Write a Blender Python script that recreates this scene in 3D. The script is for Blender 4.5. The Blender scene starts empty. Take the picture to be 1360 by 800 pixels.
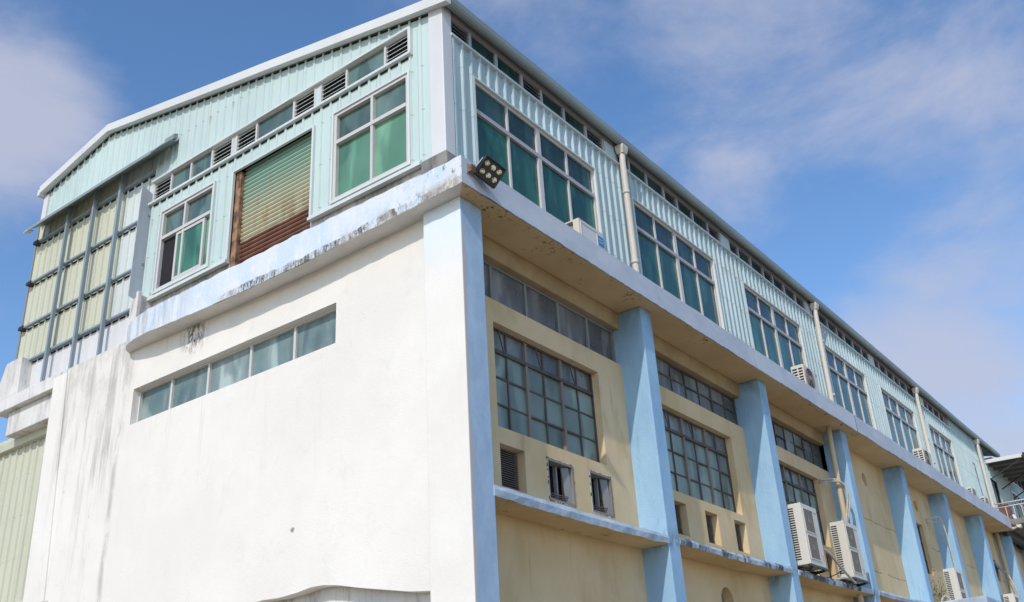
import bpy, bmesh, math, random
from mathutils import Matrix, Vector
R = math.radians
rnd = random.Random(7)
SC = bpy.context.scene
COL = SC.collection

# ------------------------------------------------------------------ camera, sky, sun
cam = bpy.data.cameras.new('camera')
cam.sensor_fit = 'HORIZONTAL'; cam.sensor_width = 36.0
cam.lens = 36.0 * 1320.0 / 1360.0
cam.clip_end = 3000
co = bpy.data.objects.new('camera', cam); COL.objects.link(co)
RX = Vector((0.60334, -0.79556, -0.05536)); UP = Vector((-0.31662, -0.30268, 0.89896)); FW = Vector((0.73194, 0.52485, 0.43451))
CAMP = Vector((-7.8453, -6.2487, -6.4312))
M = Matrix((( RX.x, UP.x, -FW.x, CAMP.x), (RX.y, UP.y, -FW.y, CAMP.y), (RX.z, UP.z, -FW.z, CAMP.z), (0, 0, 0, 1)))
co.matrix_world = M
SC.camera = co

SUN = Vector((-1.0, -0.25, 0.83)).normalized()
SUN_EL = math.asin(SUN.z)
SKY_STRENGTH = 0.145
SUN_STRENGTH = 2.6
SC.view_settings.view_transform = 'Standard'; SC.view_settings.look = 'None'
SC.view_settings.gamma = 1.0; SC.view_settings.exposure = 0.0
SC.view_settings.use_curve_mapping = False

def px_dir(u, v):
    return (FW + RX * ((u - 680) / 1320.0) - UP * ((v - 400) / 1320.0)).normalized()

w = bpy.data.worlds.new('World'); SC.world = w; w.use_nodes = True
nt = w.node_tree; nt.nodes.clear(); L = nt.links.new
out = nt.nodes.new('ShaderNodeOutputWorld'); bg = nt.nodes.new('ShaderNodeBackground')
bg.inputs['Strength'].default_value = SKY_STRENGTH
L(bg.outputs[0], out.inputs[0])
sky = nt.nodes.new('ShaderNodeTexSky'); sky.sky_type = 'NISHITA'; sky.sun_disc = False
sky.sun_elevation = SUN_EL; sky.sun_rotation = math.atan2(SUN.x, SUN.y) % (2 * math.pi)
sky.air_density = 1.0; sky.dust_density = 0.6; sky.ozone_density = 1.2
tc = nt.nodes.new('ShaderNodeTexCoord')
def wn(t, **k):
    n = nt.nodes.new(t)
    for a, b in k.items(): setattr(n, a, b)
    return n
def wmath(op, a, b=None, clamp=False):
    n = wn('ShaderNodeMath', operation=op, use_clamp=clamp)
    for i, s in enumerate((a, b)):
        if s is None: continue
        if isinstance(s, (int, float)): n.inputs[i].default_value = s
        else: L(s, n.inputs[i])
    return n.outputs[0]
nz = wn('ShaderNodeTexNoise'); nz.inputs['Scale'].default_value = 4.2; nz.inputs['Detail'].default_value = 11; nz.inputs['Roughness'].default_value = 0.60; nz.inputs['Distortion'].default_value = 0.25
mp = wn('ShaderNodeMapping'); mp.inputs['Scale'].default_value = (1, 1, 1.9); mp.inputs['Location'].default_value = (3.1, 0.7, 1.3)
L(tc.outputs['Generated'], mp.inputs[0]); L(mp.outputs[0], nz.inputs[0])
# cloud banks: (pixel, spread, weight); each is a direction in the sky
banks = [((20, 150), 0.105, 1.0), ((115, 110), 0.05, 0.5), ((1000, 60), 0.22, 0.54), ((760, 40), 0.12, .42), ((1250, 95), 0.18, 0.45), ((965, 245), 0.085, 0.62), ((1310, 400), 0.15, 0.75), ((1290, 540), 0.17, 1.0), ((1420, 330), .12, .5), ((450, 60), .10, .12)]
acc = None
for (u, v), sp, wt in banks:
    d = px_dir(u, v)
    dp = wn('ShaderNodeVectorMath', operation='DISTANCE'); L(tc.outputs['Generated'], dp.inputs[0]); dp.inputs[1].default_value = d
    mr = wn('ShaderNodeMapRange', interpolation_type='SMOOTHSTEP')
    L(dp.outputs['Value'], mr.inputs['Value']); mr.inputs['From Min'].default_value = sp * 0.15; mr.inputs['From Max'].default_value = sp * 1.35
    mr.inputs['To Min'].default_value = wt; mr.inputs['To Max'].default_value = 0
    acc = mr.outputs[0] if acc is None else wmath('MAXIMUM', acc, mr.outputs[0])
# sum of bank and noise, thresholded softly
s = wmath('ADD', wmath('MULTIPLY', acc, 0.75), wmath('MULTIPLY', wmath('SUBTRACT', nz.outputs['Fac'], 0.5), 1.5))
mr = wn('ShaderNodeMapRange', interpolation_type='SMOOTHSTEP'); L(s, mr.inputs['Value'])
mr.inputs['From Min'].default_value = 0.10; mr.inputs['From Max'].default_value = 0.80; mr.inputs['To Max'].default_value = 0.86
hs = wn('ShaderNodeHueSaturation'); hs.inputs['Saturation'].default_value = 1.2; hs.inputs['Hue'].default_value = 0.503; hs.inputs['Value'].default_value = 1.38
L(sky.outputs[0], hs.inputs['Color'])
mx = wn('ShaderNodeMix', data_type='RGBA'); L(mr.outputs[0], mx.inputs[0]); L(hs.outputs[0], mx.inputs[6])
mx.inputs[7].default_value = (3.65, 3.85, 4.8, 1)
L(mx.outputs[2], bg.inputs['Color'])

sl = bpy.data.lights.new('sun', 'SUN'); sl.energy = SUN_STRENGTH; sl.angle = R(0.5); sl.color = (1.0, 0.925, 0.815)
so = bpy.data.objects.new('sun', sl); COL.objects.link(so)
so.rotation_euler = (-SUN).to_track_quat('-Z', 'Y').to_euler(); so.location = SUN * 60

# ------------------------------------------------------------------ materials
class NB:
    def __init__(s, name):
        s.m = bpy.data.materials.new(name); s.m.use_nodes = True; s.nt = s.m.node_tree
        s.b = s.nt.nodes['Principled BSDF']; s._tc = None
    def n(s, t, **k):
        x = s.nt.nodes.new(t)
        for a, b in k.items(): setattr(x, a, b)
        return x
    def l(s, a, b): s.nt.links.new(a, b)
    def co(s):
        if s._tc is None: s._tc = s.n('ShaderNodeTexCoord')
        return s._tc.outputs['Object']
    def xyz(s):
        if not hasattr(s, '_x'):
            s._x = s.n('ShaderNodeSeparateXYZ'); s.l(s.co(), s._x.inputs[0])
        return s._x.outputs
    def noise(s, scale, detail=4, rough=0.55, stretch=(1, 1, 1), off=0.0):
        mp = s.n('ShaderNodeMapping'); mp.inputs['Scale'].default_value = stretch; mp.inputs['Location'].default_value = (off, off * 1.7, off * .6)
        s.l(s.co(), mp.inputs[0])
        x = s.n('ShaderNodeTexNoise'); x.inputs['Scale'].default_value = scale; x.inputs['Detail'].default_value = detail; x.inputs['Roughness'].default_value = rough
        s.l(mp.outputs[0], x.inputs[0]); return x.outputs['Fac']
    def ramp(s, v, a, b, ta=0.0, tb=1.0, smooth=True):
        x = s.n('ShaderNodeMapRange'); x.interpolation_type = 'SMOOTHSTEP' if smooth else 'LINEAR'
        if a > b: a, b, ta, tb = b, a, tb, ta
        s.put(v, x.inputs['Value']); x.inputs['From Min'].default_value = a; x.inputs['From Max'].default_value = b
        x.inputs['To Min'].default_value = ta; x.inputs['To Max'].default_value = tb; return x.outputs[0]
    def put(s, v, sock):
        if isinstance(v, (int, float)): sock.default_value = v
        elif isinstance(v, tuple): sock.default_value = (*v, 1) if len(v) == 3 else v
        else: s.l(v, sock)
    def math(s, op, a, b=0.0, clamp=False):
        x = s.n('ShaderNodeMath', operation=op, use_clamp=clamp); s.put(a, x.inputs[0]); s.put(b, x.inputs[1]); return x.outputs[0]
    def mix(s, f, a, b, mode='MIX'):
        x = s.n('ShaderNodeMix', data_type='RGBA', blend_type=mode); s.put(f, x.inputs[0]); s.put(a, x.inputs[6]); s.put(b, x.inputs[7]); return x.outputs[2]
    def bump(s, h, strength=0.3, dist=0.02):
        x = s.n('ShaderNodeBump'); x.inputs['Strength'].default_value = strength; x.inputs['Distance'].default_value = dist
        s.l(h, x.inputs['Height']); s.l(x.outputs[0], s.b.inputs['Normal'])
    def done(s, col, rough=0.6, metal=0.0, spec=0.5):
        s.put(col, s.b.inputs['Base Color']); s.put(rough, s.b.inputs['Roughness']); s.put(metal, s.b.inputs['Metallic'])
        s.b.inputs['Specular IOR Level'].default_value = spec
        return s.m

def paint(name, col, var=0.06, scale=2.0, rough=0.7, bump=0.25, bscale=40, dirt=0.25, dirtcol=(0.16, 0.14, 0.12), streak=True, spec=0.3, dlo=.56, dhi=.75):
    k = NB(name)
    a = tuple(min(1, c * (1 + var)) for c in col); b = tuple(c * (1 - var * 1.6) for c in col)
    c = k.mix(k.ramp(k.noise(scale, 6, .6), .3, .7), b, a)
    if dirt:
        st = k.noise(5.0, 6, .62, (1, 1, .16) if streak else (1, 1, 1), 3.0)
        big = k.ramp(k.noise(.8, 3, .5, (1, 1, 1), 9.0), .42, .62)
        f = k.math('MULTIPLY', k.math('MULTIPLY', k.ramp(st, dlo, dhi), big), dirt)
        c = k.mix(f, c, dirtcol)
        sp = k.ramp(k.noise(26, 3, .6, (1, 1, 1), 5.0), .70, .78, 0, dirt * .8)
        c = k.mix(sp, c, dirtcol)
    if bump: k.bump(k.noise(bscale, 5, .65), bump, .01)
    return k.done(c, rough, 0, spec)

MAT = {}
# white plaster of the gable wall: grey run-off streaks over the pilaster, one mould patch, warm tint patches
k = NB('white_plaster')
X, Y, Z = k.xyz()
base = k.mix(k.ramp(k.noise(.7, 5, .6), .35, .7), (.757, .73, .688), (.812, .788, .748))
base = k.mix(k.ramp(k.noise(.45, 3, .5, (1, 1, 1), 4), .5, .68, 0, .5), base, (.80, .762, .70))
base = k.mix(k.ramp(k.noise(2.6, 7, .7, (1, 1, .7), 14), .56, .70, 0, .35), base, (.66, .65, .63))
vo = k.n('ShaderNodeTexVoronoi', feature='DISTANCE_TO_EDGE'); vm = k.n('ShaderNodeMapping'); vm.inputs['Scale'].default_value = (.55, .55, .8)
vd = k.n('ShaderNodeTexNoise'); vd.inputs['Scale'].default_value = 2.2; vd.inputs['Detail'].default_value = 6; k.l(k.co(), vd.inputs[0])
va = k.n('ShaderNodeVectorMath', operation='ADD'); k.l(k.co(), va.inputs[0]); k.l(vd.outputs['Color'], va.inputs[1]); k.l(va.outputs[0], vm.inputs[0]); k.l(vm.outputs[0], vo.inputs['Vector'])
cf = k.math('MULTIPLY', k.ramp(vo.outputs['Distance'], .0045, .001), k.ramp(k.noise(.9, 3, .5, (1, 1, 1), 23), .5, .6))
base = k.mix(k.math('MULTIPLY', cf, .45), base, (.40, .38, .36))
wst = k.math('MULTIPLY', k.ramp(k.noise(5, 7, .68, (1, 1, .07), 19), .56, .74), k.math('MULTIPLY', k.ramp(Z, -3.4, -1.25), k.ramp(Z, -1.2, -1.26)))
base = k.mix(k.math('MULTIPLY', k.math('MULTIPLY', wst, k.math('MULTIPLY', k.ramp(Y, 2.4, 2.6), k.ramp(Y, 6.95, 6.8))), .35), base, (.50, .45, .38))
st = k.noise(4.2, 8, .68, (1, 1, .10), 2)
zone = k.math('MULTIPLY', k.ramp(Y, 6.75, 7.15), k.ramp(Y, 9.0, 8.75))
f = k.math('MULTIPLY', k.ramp(st, .47, .74), k.math('MULTIPLY', zone, k.ramp(Z, -4.6, -.2, .35, 1.0)))
base = k.mix(k.math('MULTIPLY', f, .9), base, (.33, .315, .30))
bl_ = k.math('MULTIPLY', zone, k.math('MULTIPLY', k.ramp(Z, -1.1, .25), k.ramp(k.noise(2.6, 8, .72, (1, 1, .5), 37), .40, .62)))
base = k.mix(k.math('MULTIPLY', bl_, .55), base, (.36, .34, .315))
sp_ = k.math('MULTIPLY', zone, k.ramp(k.noise(7, 7, .75, (1, 1, .6), 39), .60, .70, 0, .5))
base = k.mix(sp_, base, (.40, .385, .37))
joint = k.ramp(k.math('ABSOLUTE', k.math('SUBTRACT', k.math('SUBTRACT', Y, 7.16), k.math('MULTIPLY', k.math('SUBTRACT', k.noise(1.5, 4, .6), .5), .12))), .10, .0)
base = k.mix(k.math('MULTIPLY', k.math('MULTIPLY', joint, k.ramp(k.noise(6, 5, .7, (1, 1, .3), 7), .35, .6)), .55), base, (.30, .28, .26))
tp = k.math('MULTIPLY', k.ramp(Z, -.9, 0), k.ramp(k.noise(3.5, 7, .65, (1, 1, .25), 11), .52, .75))
base = k.mix(k.math('MULTIPLY', tp, .45), base, (.42, .39, .34))
dy = k.math('SUBTRACT', Y, 5.47); dz = k.math('ADD', Z, .17)
rr = k.math('SQRT', k.math('ADD', k.math('MULTIPLY', dy, dy), k.math('MULTIPLY', dz, dz)))
mo = k.math('MULTIPLY', k.ramp(rr, .42, .06), k.ramp(k.noise(13, 5, .7, (1, 1, .6), 1), .44, .56))
base = k.mix(k.math('MULTIPLY', mo, .85), base, (.06, .05, .045))
dy = k.math('SUBTRACT', Y, 3.11); dz = k.math('ADD', Z, 3.52)
rr = k.math('SQRT', k.math('ADD', k.math('MULTIPLY', dy, dy), k.math('MULTIPLY', dz, dz)))
base = k.mix(k.ramp(k.math('ADD', rr, k.math('MULTIPLY', k.noise(30, 3), .05)), .066, .044), base, (.30, .30, .30))
k.bump(k.math('ADD', k.noise(45, 5, .7), k.math('MULTIPLY', k.noise(2.2, 4, .6, (1, 1, 1), 6), 2.0)), .35, .012)
MAT['white_plaster'] = k.done(base, .82, 0, .2)

# fascia on the gable: white and pale blue peeling paint, black mould along its lower edge
k = NB('peeling_fascia'); X, Y, Z = k.xyz()
base = k.mix(k.ramp(k.noise(2.0, 8, .66, (1, 1, .6)), .34, .68), (.72, .755, .79), (.56, .68, .83))
base = k.mix(k.ramp(k.noise(7, 6, .6, (1, 1, .5), 8), .5, .7, 0, .6), base, (.82, .81, .78))
rel = k.math('ADD', Z, k.math('MULTIPLY', k.math('SINE', k.math('MULTIPLY', Y, math.pi / 6.5)), .088))
zz = k.math('ADD', rel, k.math('MULTIPLY', k.math('SUBTRACT', k.noise(2.4, 4, .6, (1, 1, .2), 3), .5), .16))
band = k.math('MULTIPLY', k.ramp(zz, .135, .115), k.math('MULTIPLY', k.ramp(Y, 4.75, 3.9), k.ramp(Y, .0, .5, .45, 1)))
mo = k.math('MULTIPLY', k.math('MULTIPLY', band, k.ramp(k.noise(2.6, 6, .7, (1, 1, .2), 51), .38, .56, .12, 1.0)), k.ramp(k.math('ADD', k.math('MULTIPLY', k.noise(14, 9, .8, (1, 1, .22), 5), .6), k.math('MULTIPLY', k.noise(30, 6, .75, (1, 1, .6), 61), .4)), .43, .55))
pe = k.math('MULTIPLY', band, k.ramp(k.noise(6, 5, .7, (1, 1, .6), 15), .5, .56))
base = k.mix(k.math('MULTIPLY', pe, .8), base, (.42, .40, .37))
base = k.mix(k.math('MULTIPLY', mo, .92), base, (.035, .035, .035))
cb = k.math('MULTIPLY', k.ramp(Y, 2.9, .4), k.ramp(zz, .24, .10))
base = k.mix(k.math('MULTIPLY', cb, k.ramp(k.noise(3.2, 8, .7, (1, 1, .6), 71), .45, .56, 0, .75)), base, (.40, .365, .32))
base = k.mix(k.math('MULTIPLY', cb, k.ramp(k.noise(6.5, 8, .75, (1, 1, .7), 75), .57, .61, 0, .85)), base, (.10, .085, .07))
base = k.mix(k.ramp(k.noise(4.2, 7, .72, (1, 1, .5), 81), .60, .63, 0, .55), base, (.74, .73, .70))
lend = k.math('MULTIPLY', k.ramp(Y, 5.0, 5.7), k.ramp(k.noise(5, 7, .66, (1, 1.3, .16), 21), .42, .68))
base = k.mix(k.math('MULTIPLY', lend, .7), base, (.34, .32, .30))
base = k.mix(k.math('MULTIPLY', k.ramp(Y, 1.3, .2), k.ramp(k.noise(9, 6, .7, (1, 1, .7), 31), .56, .64)), base, (.30, .27, .23))
crack = k.ramp(k.noise(18, 6, .7, (1, 1, .5), 41), .66, .71, 0, .7)
base = k.mix(crack, base, (.30, .29, .28))
base = k.mix(k.ramp(k.math('ADD', rel, k.math('MULTIPLY', k.noise(9, 3), .02)), .028, .016, 0, .85), base, (.06, .055, .05))
k.bump(k.noise(24, 8, .75), .6, .015)
MAT['peeling_fascia'] = k.done(base, .85, 0, .2)

k = NB('lavender_fascia'); X, Y, Z = k.xyz()
base = k.mix(k.ramp(k.noise(2.0, 7, .65, (.5, 1, 1)), .35, .68), (.48, .53, .62), (.58, .62, .69))
base = k.mix(k.ramp(k.noise(24, 5, .7), .62, .74, 0, .35), base, (.30, .32, .37))
ed = k.math('MULTIPLY', k.ramp(k.math('ADD', Z, k.math('MULTIPLY', k.math('SUBTRACT', k.noise(4, 4, .6, (1, 1, 1), 2), .5), .05)), .030, .012), k.ramp(k.noise(1.1, 3, .5, (1, 1, 1), 14), .30, .45, .4, 1))
base = k.mix(k.math('MULTIPLY', ed, .9), base, (.05, .05, .05))
jx = k.ramp(k.math('ABSOLUTE', k.math('SUBTRACT', X, 13.5)), .035, .01)
base = k.mix(k.math('MULTIPLY', jx, .75), base, (.12, .12, .13))
base = k.mix(k.math('MULTIPLY', k.ramp(k.noise(6, 5, .6, (1, 1, .12), 6), .6, .75), .3), base, (.25, .25, .26))
k.bump(k.noise(55, 6, .7), .45, .01)
MAT['lavender_fascia'] = k.done(base, .8, 0, .2)

k = NB('beige_soffit'); X, Y, Z = k.xyz()
base = k.mix(k.ramp(k.noise(.9, 6, .6), .35, .68), (.60, .435, .235), (.69, .52, .30))
cr = k.math('MULTIPLY', k.ramp(k.noise(9, 8, .75, (1, 1, 1), 3), .60, .66), k.ramp(k.noise(.62, 2, .5, (1, 1, 1), 17), .55, .63))
edg = k.math('MULTIPLY', k.ramp(Y, .22, .02), k.ramp(k.noise(7, 7, .75, (1, 1, 1), 8), .58, .64))
edg = k.math('MULTIPLY', edg, k.ramp(k.noise(.7, 2, .5, (1, 1, 1), 27), .45, .55))
for qx, qy, qr in ((2.0, .12, .42), (4.18, .12, .36), (.75, .10, .5), (13.6, .2, .3), (3.2, .4, .2)):
    ddx = k.math('SUBTRACT', X, qx); ddy = k.math('SUBTRACT', Y, qy)
    r_ = k.math('SQRT', k.math('ADD', k.math('MULTIPLY', ddx, ddx), k.math('MULTIPLY', k.math('MULTIPLY', ddy, ddy), 2.5)))
    edg = k.math('MAXIMUM', edg, k.math('MULTIPLY', k.ramp(r_, qr, qr * .35), k.ramp(k.noise(13, 8, .8, (1, 1, 1), qx), .54, .60)))
base = k.mix(k.math('MAXIMUM', cr, edg), base, (.045, .04, .035))
k.bump(k.noise(20, 6, .7), .4, .01)
MAT['beige_soffit'] = k.done(base, .85, 0, .2)

MAT['white_soffit'] = paint('white_soffit', (.66, .65, .62), .06, 2, .85, .3, 30, .25)
k = NB('beige_plaster'); X, Y, Z = k.xyz()
base = k.mix(k.ramp(k.noise(.8, 6, .62), .33, .7), (.635, .48, .275), (.725, .575, .365))
base = k.mix(k.ramp(k.noise(2.3, 4, .5, (1, 1, .5), 12), .52, .7, 0, .5), base, (.53, .39, .21))
base = k.mix(k.math('MULTIPLY', k.ramp(k.noise(7, 6, .65, (1, 1, .1), 6), .60, .76), .4), base, (.30, .25, .18))
base = k.mix(k.ramp(k.noise(30, 4, .6, (1, 1, 1), 4), .72, .78, 0, .5), base, (.25, .21, .16))
ln = k.math('ADD', Z, k.math('MULTIPLY', k.math('SUBTRACT', k.noise(1.6, 5, .7, (1, 1, 1), 33), .5), .16))
for zc in (-2.72, -1.55):
    cl = k.math('MULTIPLY', k.ramp(k.math('ABSOLUTE', k.math('SUBTRACT', ln, zc)), .013, .006), k.math('MULTIPLY', k.ramp(X, 13.3, 13.5), k.ramp(k.noise(.9, 3, .6, (1, 1, .1), zc), .42, .5)))
    base = k.mix(k.math('MULTIPLY', cl, .7), base, (.16, .12, .08))
k.bump(k.math('ADD', k.noise(50, 5, .7), k.math('MULTIPLY', k.noise(3, 3, .6, (1, 1, 1), 3), 1.5)), .35, .01)
MAT['beige_plaster'] = k.done(base, .85, 0, .2)

k = NB('blue_paint'); X, Y, Z = k.xyz()
base = k.mix(k.ramp(k.noise(1.3, 7, .65, (1, 1, .5)), .33, .68), (.27, .46, .67), (.35, .55, .74))
base = k.mix(k.ramp(k.noise(14, 6, .7, (1, 1, .5), 3), .58, .72, 0, .45), base, (.40, .60, .80))
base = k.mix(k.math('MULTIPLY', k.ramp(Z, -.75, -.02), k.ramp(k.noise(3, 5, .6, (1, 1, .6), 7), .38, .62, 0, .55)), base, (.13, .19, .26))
base = k.mix(k.ramp(k.noise(40, 3, .6, (1, 1, 1), 9), .70, .76, 0, .55), base, (.20, .24, .28))
base = k.mix(k.ramp(k.noise(8, 7, .75, (1, 1, .8), 23), .64, .67, 0, .7), base, (.52, .55, .57))
base = k.mix(k.math('MULTIPLY', k.ramp(k.noise(9, 7, .7, (1, 1, .09), 27), .56, .72), .4), base, (.17, .22, .28))
jd = k.ramp(k.math('ABSOLUTE', k.math('ADD', k.math('ADD', Z, 3.42), k.math('MULTIPLY', k.noise(5, 5, .7, (1, 1, .3), 3), .25))), .22, .02)
base = k.mix(k.math('MULTIPLY', jd, k.ramp(k.noise(7, 6, .7, (1, 1, .5), 29), .45, .6, 0, .6)), base, (.16, .18, .20))
k.bump(k.math('ADD', k.noise(38, 6, .75), k.math('MULTIPLY', k.noise(5, 4, .6, (1, 1, .4), 3), 1.5)), .55, .012)
MAT['blue_paint'] = k.done(base, .75, 0, .25)
# the corner pillar: blue on the long side, fading to white on the gable, an unpainted strip at the arris
k = NB('corner_pillar_paint'); X, Y, Z = k.xyz()
gn = k.n('ShaderNodeNewGeometry'); sx = k.n('ShaderNodeSeparateXYZ'); k.l(gn.outputs['True Normal'], sx.inputs[0])
blue = k.mix(k.ramp(k.noise(1.6, 7, .7, (1, 1, .5)), .33, .68), (.33, .46, .63), (.46, .60, .75))
blue = k.mix(k.ramp(k.noise(18, 6, .75, (1, 1, .7), 3), .55, .70, 0, .5), blue, (.58, .68, .78))
strip = k.ramp(k.math('ADD', X, k.math('MULTIPLY', k.math('SUBTRACT', k.noise(3.2, 5, .65, (1, 1, .5), 5), .5), .20)), .275, .262)
strip = k.math('MULTIPLY', strip, k.ramp(Z, -.3, -.45))
blue = k.mix(strip, blue, (.50, .49, .50))
white = k.mix(k.ramp(k.noise(1.1, 5, .6), .35, .7), (.757, .73, .688), (.812, .788, .748))
gb = k.mix(k.ramp(k.math('ADD', Z, k.math('MULTIPLY', k.math('SUBTRACT', k.noise(2, 4, .6), .5), .5)), -1.1, -.2), white, (.70, .79, .86))
base = k.mix(k.ramp(sx.outputs[0], -.5, -.7), blue, gb)
k.bump(k.math('ADD', k.noise(34, 6, .78), k.math('MULTIPLY', k.noise(6, 5, .6, (1, 1, .4), 3), 1.6)), .35, .010)
MAT['corner_pillar_paint'] = k.done(base, .78, 0, .25)

k = NB('dirty_ledge'); X, Y, Z = k.xyz()
base = k.mix(k.ramp(k.noise(3, 6, .65), .35, .68), (.36, .46, .58), (.52, .60, .69))
dm = k.math('MULTIPLY', k.ramp(k.noise(2.2, 6, .72, (1, 1, .25), 6), .47, .56), k.ramp(X, 4.6, 5.0))
dm = k.math('MULTIPLY', dm, k.ramp(X, 13.6, 13.0, .12, 1))
base = k.mix(k.math('MULTIPLY', dm, .85), base, (.05, .05, .055))
base = k.mix(k.ramp(k.noise(16, 5, .7, (1, 1, .3), 2), .58, .72, 0, .5), base, (.27, .32, .38))
k.bump(k.noise(14, 6, .7), .7, .02)
MAT['dirty_ledge'] = k.done(base, .82, 0, .2)

MAT['brown_plaster'] = paint('brown_plaster', (.42, .31, .175), .1, 2.5, .85, .3, 30, .4, (.14, .10, .06))
MAT['concrete'] = paint('concrete', (.25, .24, .225), .16, 4, .9, .6, 25, .8, (.09, .085, .08))
k = NB('stained_concrete')
base = k.mix(k.ramp(k.noise(3, 8, .7, (1, 1, .3)), .36, .66), (.30, .28, .26), (.62, .59, .55))
base = k.mix(k.math('MULTIPLY', k.ramp(k.noise(9, 8, .75, (1, 1, .35), 5), .52, .66), .7), base, (.14, .12, .11))
k.bump(k.noise(25, 7, .75), .6, .015)
MAT['stained_concrete'] = k.done(base, .9, 0, .2)
k = NB('weathered_white')
base = k.mix(k.ramp(k.noise(1.6, 6, .6), .35, .7), (.64, .63, .61), (.74, .735, .72))
base = k.mix(k.math('MULTIPLY', k.ramp(k.noise(4.5, 8, .72, (1, 1, .16), 5), .46, .66), .7), base, (.30, .28, .26))
base = k.mix(k.ramp(k.noise(22, 5, .7, (1, 1, 1), 5), .66, .74, 0, .6), base, (.24, .23, .22))
k.bump(k.noise(28, 6, .7), .45, .012)
MAT['weathered_white'] = k.done(base, .85, 0, .2)

def metal_paint(name, col, rust=.25, rough=.42, var=.05, fade=None):
    k = NB(name)
    c = k.mix(k.ramp(k.noise(1.1, 5, .6, (1, 1, .4)), .3, .7), tuple(x * (1 - var) for x in col), tuple(min(1, x * (1 + var)) for x in col))
    if fade: c = k.mix(k.ramp(k.noise(2.2, 5, .65, (1, 1, .22), 4), .5, .72, 0, .7), c, fade)
    c = k.mix(k.ramp(k.noise(7, 6, .65, (1, 1, .1), 8), .6, .78, 0, rust), c, (.25, .22, .19))
    if 'sheet' in name and 'grey' not in name:
        X, Y, Z = k.xyz(); a_ = k.math('ADD', X, Y)
        fr = k.math('FRACT', k.math('MULTIPLY', a_, 1.25)); pn = k.n('ShaderNodeTexWhiteNoise', noise_dimensions='1D'); k.l(k.math('FLOOR', k.math('MULTIPLY', a_, 1.25)), pn.inputs['W'])
        c = k.mix(k.ramp(pn.outputs['Value'], 0, 1, 0, .16), c, tuple(x * .72 for x in col))
        c = k.mix(k.ramp(fr, .014, .006, 0, .55), c, tuple(x * .35 for x in col))
        d1 = k.math('ABSOLUTE', k.math('SUBTRACT', k.math('FRACT', k.math('MULTIPLY', a_, 5.0)), .5)); d2 = k.math('ABSOLUTE', k.math('SUBTRACT', k.math('FRACT', k.math('MULTIPLY', Z, 1.35)), .5))
        sc_ = k.math('MULTIPLY', k.ramp(d1, .075, .04), k.ramp(d2, .02, .011))
        c = k.mix(k.math('MULTIPLY', sc_, .35), c, (.10, .08, .06))
        c = k.mix(k.math('MULTIPLY', k.math('MULTIPLY', k.ramp(d1, .09, .03), k.ramp(k.math('FRACT', k.math('MULTIPLY', Z, 1.35)), .2, .5)), k.math('MULTIPLY', k.ramp(k.math('FRACT', k.math('MULTIPLY', Z, 1.35)), .52, .5), k.ramp(k.noise(5, 4, .6, (1, 1, .1), 71), .56, .66, 0, .5))), c, (.30, .20, .13))
    c = k.mix(k.ramp(k.noise(34, 4, .6, (1, 1, .5), 3), .71, .77, 0, rust * 2), c, (.16, .09, .05))
    return k.done(c, rough, 0, .28)
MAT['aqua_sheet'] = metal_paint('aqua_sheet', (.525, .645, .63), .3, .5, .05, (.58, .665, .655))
MAT['aqua_sheet_shaded'] = metal_paint('shaded_aqua_sheet', (.45, .57, .60), .3, .55, .05, (.58, .68, .71))  # darker copy of the aqua sheet, shade of the long side in its colour
MAT['cream_sheet'] = metal_paint('cream_sheet', (.57, .58, .46), .14, .5, .04)
MAT['white_sheet'] = metal_paint('white_sheet', (.62, .67, .66), .12, .5)
MAT['trim_white'] = metal_paint('trim_white', (.62, .67, .66), .2, .38)
MAT['post_white'] = metal_paint('post_white', (.66, .66, .67), .1, .4)
MAT['rake_white'] = metal_paint('rake_white', (.68, .69, .68), .15, .4)
MAT['gutter_grey'] = metal_paint('gutter_grey', (.25, .30, .30), .3, .45, .1)
MAT['galv'] = metal_paint('galv', (.25, .31, .35), .3, .4, .1)
MAT['grey_sheet'] = metal_paint('grey_sheet', (.44, .47, .52), .3, .45, .08)
MAT['alu'] = metal_paint('alu', (.58, .57, .56), .15, .35)
MAT['alu_shaded'] = metal_paint('alu_shaded', (.42, .41, .44), .15, .4)  # darker copy of alu, shade on the long side's bars in its colour
MAT['steel_grey'] = metal_paint('steel_grey', (.24, .25, .26), .35, .5)
MAT['rusty_bar'] = metal_paint('rusty_bar', (.10, .085, .08), .5, .65, .2)
MAT['worn_bar'] = metal_paint('worn_bar', (.23, .20, .18), .5, .6, .15)
MAT['pvc'] = metal_paint('pvc', (.62, .58, .51), .3, .5, .05)
MAT['beige_pipe'] = metal_paint('beige_pipe', (.56, .46, .30), .3, .55)
MAT['hose'] = paint('hose_wrap', (.50, .47, .41), .1, 12, .7, .4, 30, .4)
MAT['ac_white'] = metal_paint('ac_white', (.64, .61, .55), .35, .45, .04)
MAT['ac_grille'] = metal_paint('ac_grille', (.26, .235, .22), .2, .6)
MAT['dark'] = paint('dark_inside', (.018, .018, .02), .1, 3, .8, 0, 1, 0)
MAT['black'] = metal_paint('black_metal', (.03, .03, .032), .2, .45)
MAT['brown_soffit'] = metal_paint('brown_soffit', (.20, .19, .17), .3, .6)
MAT['rust'] = paint('rust', (.27, .16, .10), .45, 6, .85, .5, 30, .5, (.06, .03, .02))
MAT['sticker_blue'] = metal_paint('sticker_blue', (.03, .25, .58), 0, .4)
MAT['sticker_pink'] = metal_paint('sticker_pink', (.62, .36, .40), 0, .5)
MAT['red_brown'] = paint('red_brown', (.20, .085, .065), .15, 4, .6, .2)
MAT['orange_red'] = paint('orange_red', (.34, .16, .12), .15, 4, .6, .2)
MAT['leaf'] = paint('leaf', (.15, .16, .05), .3, 8, .6, 0, 1, 0)
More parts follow.
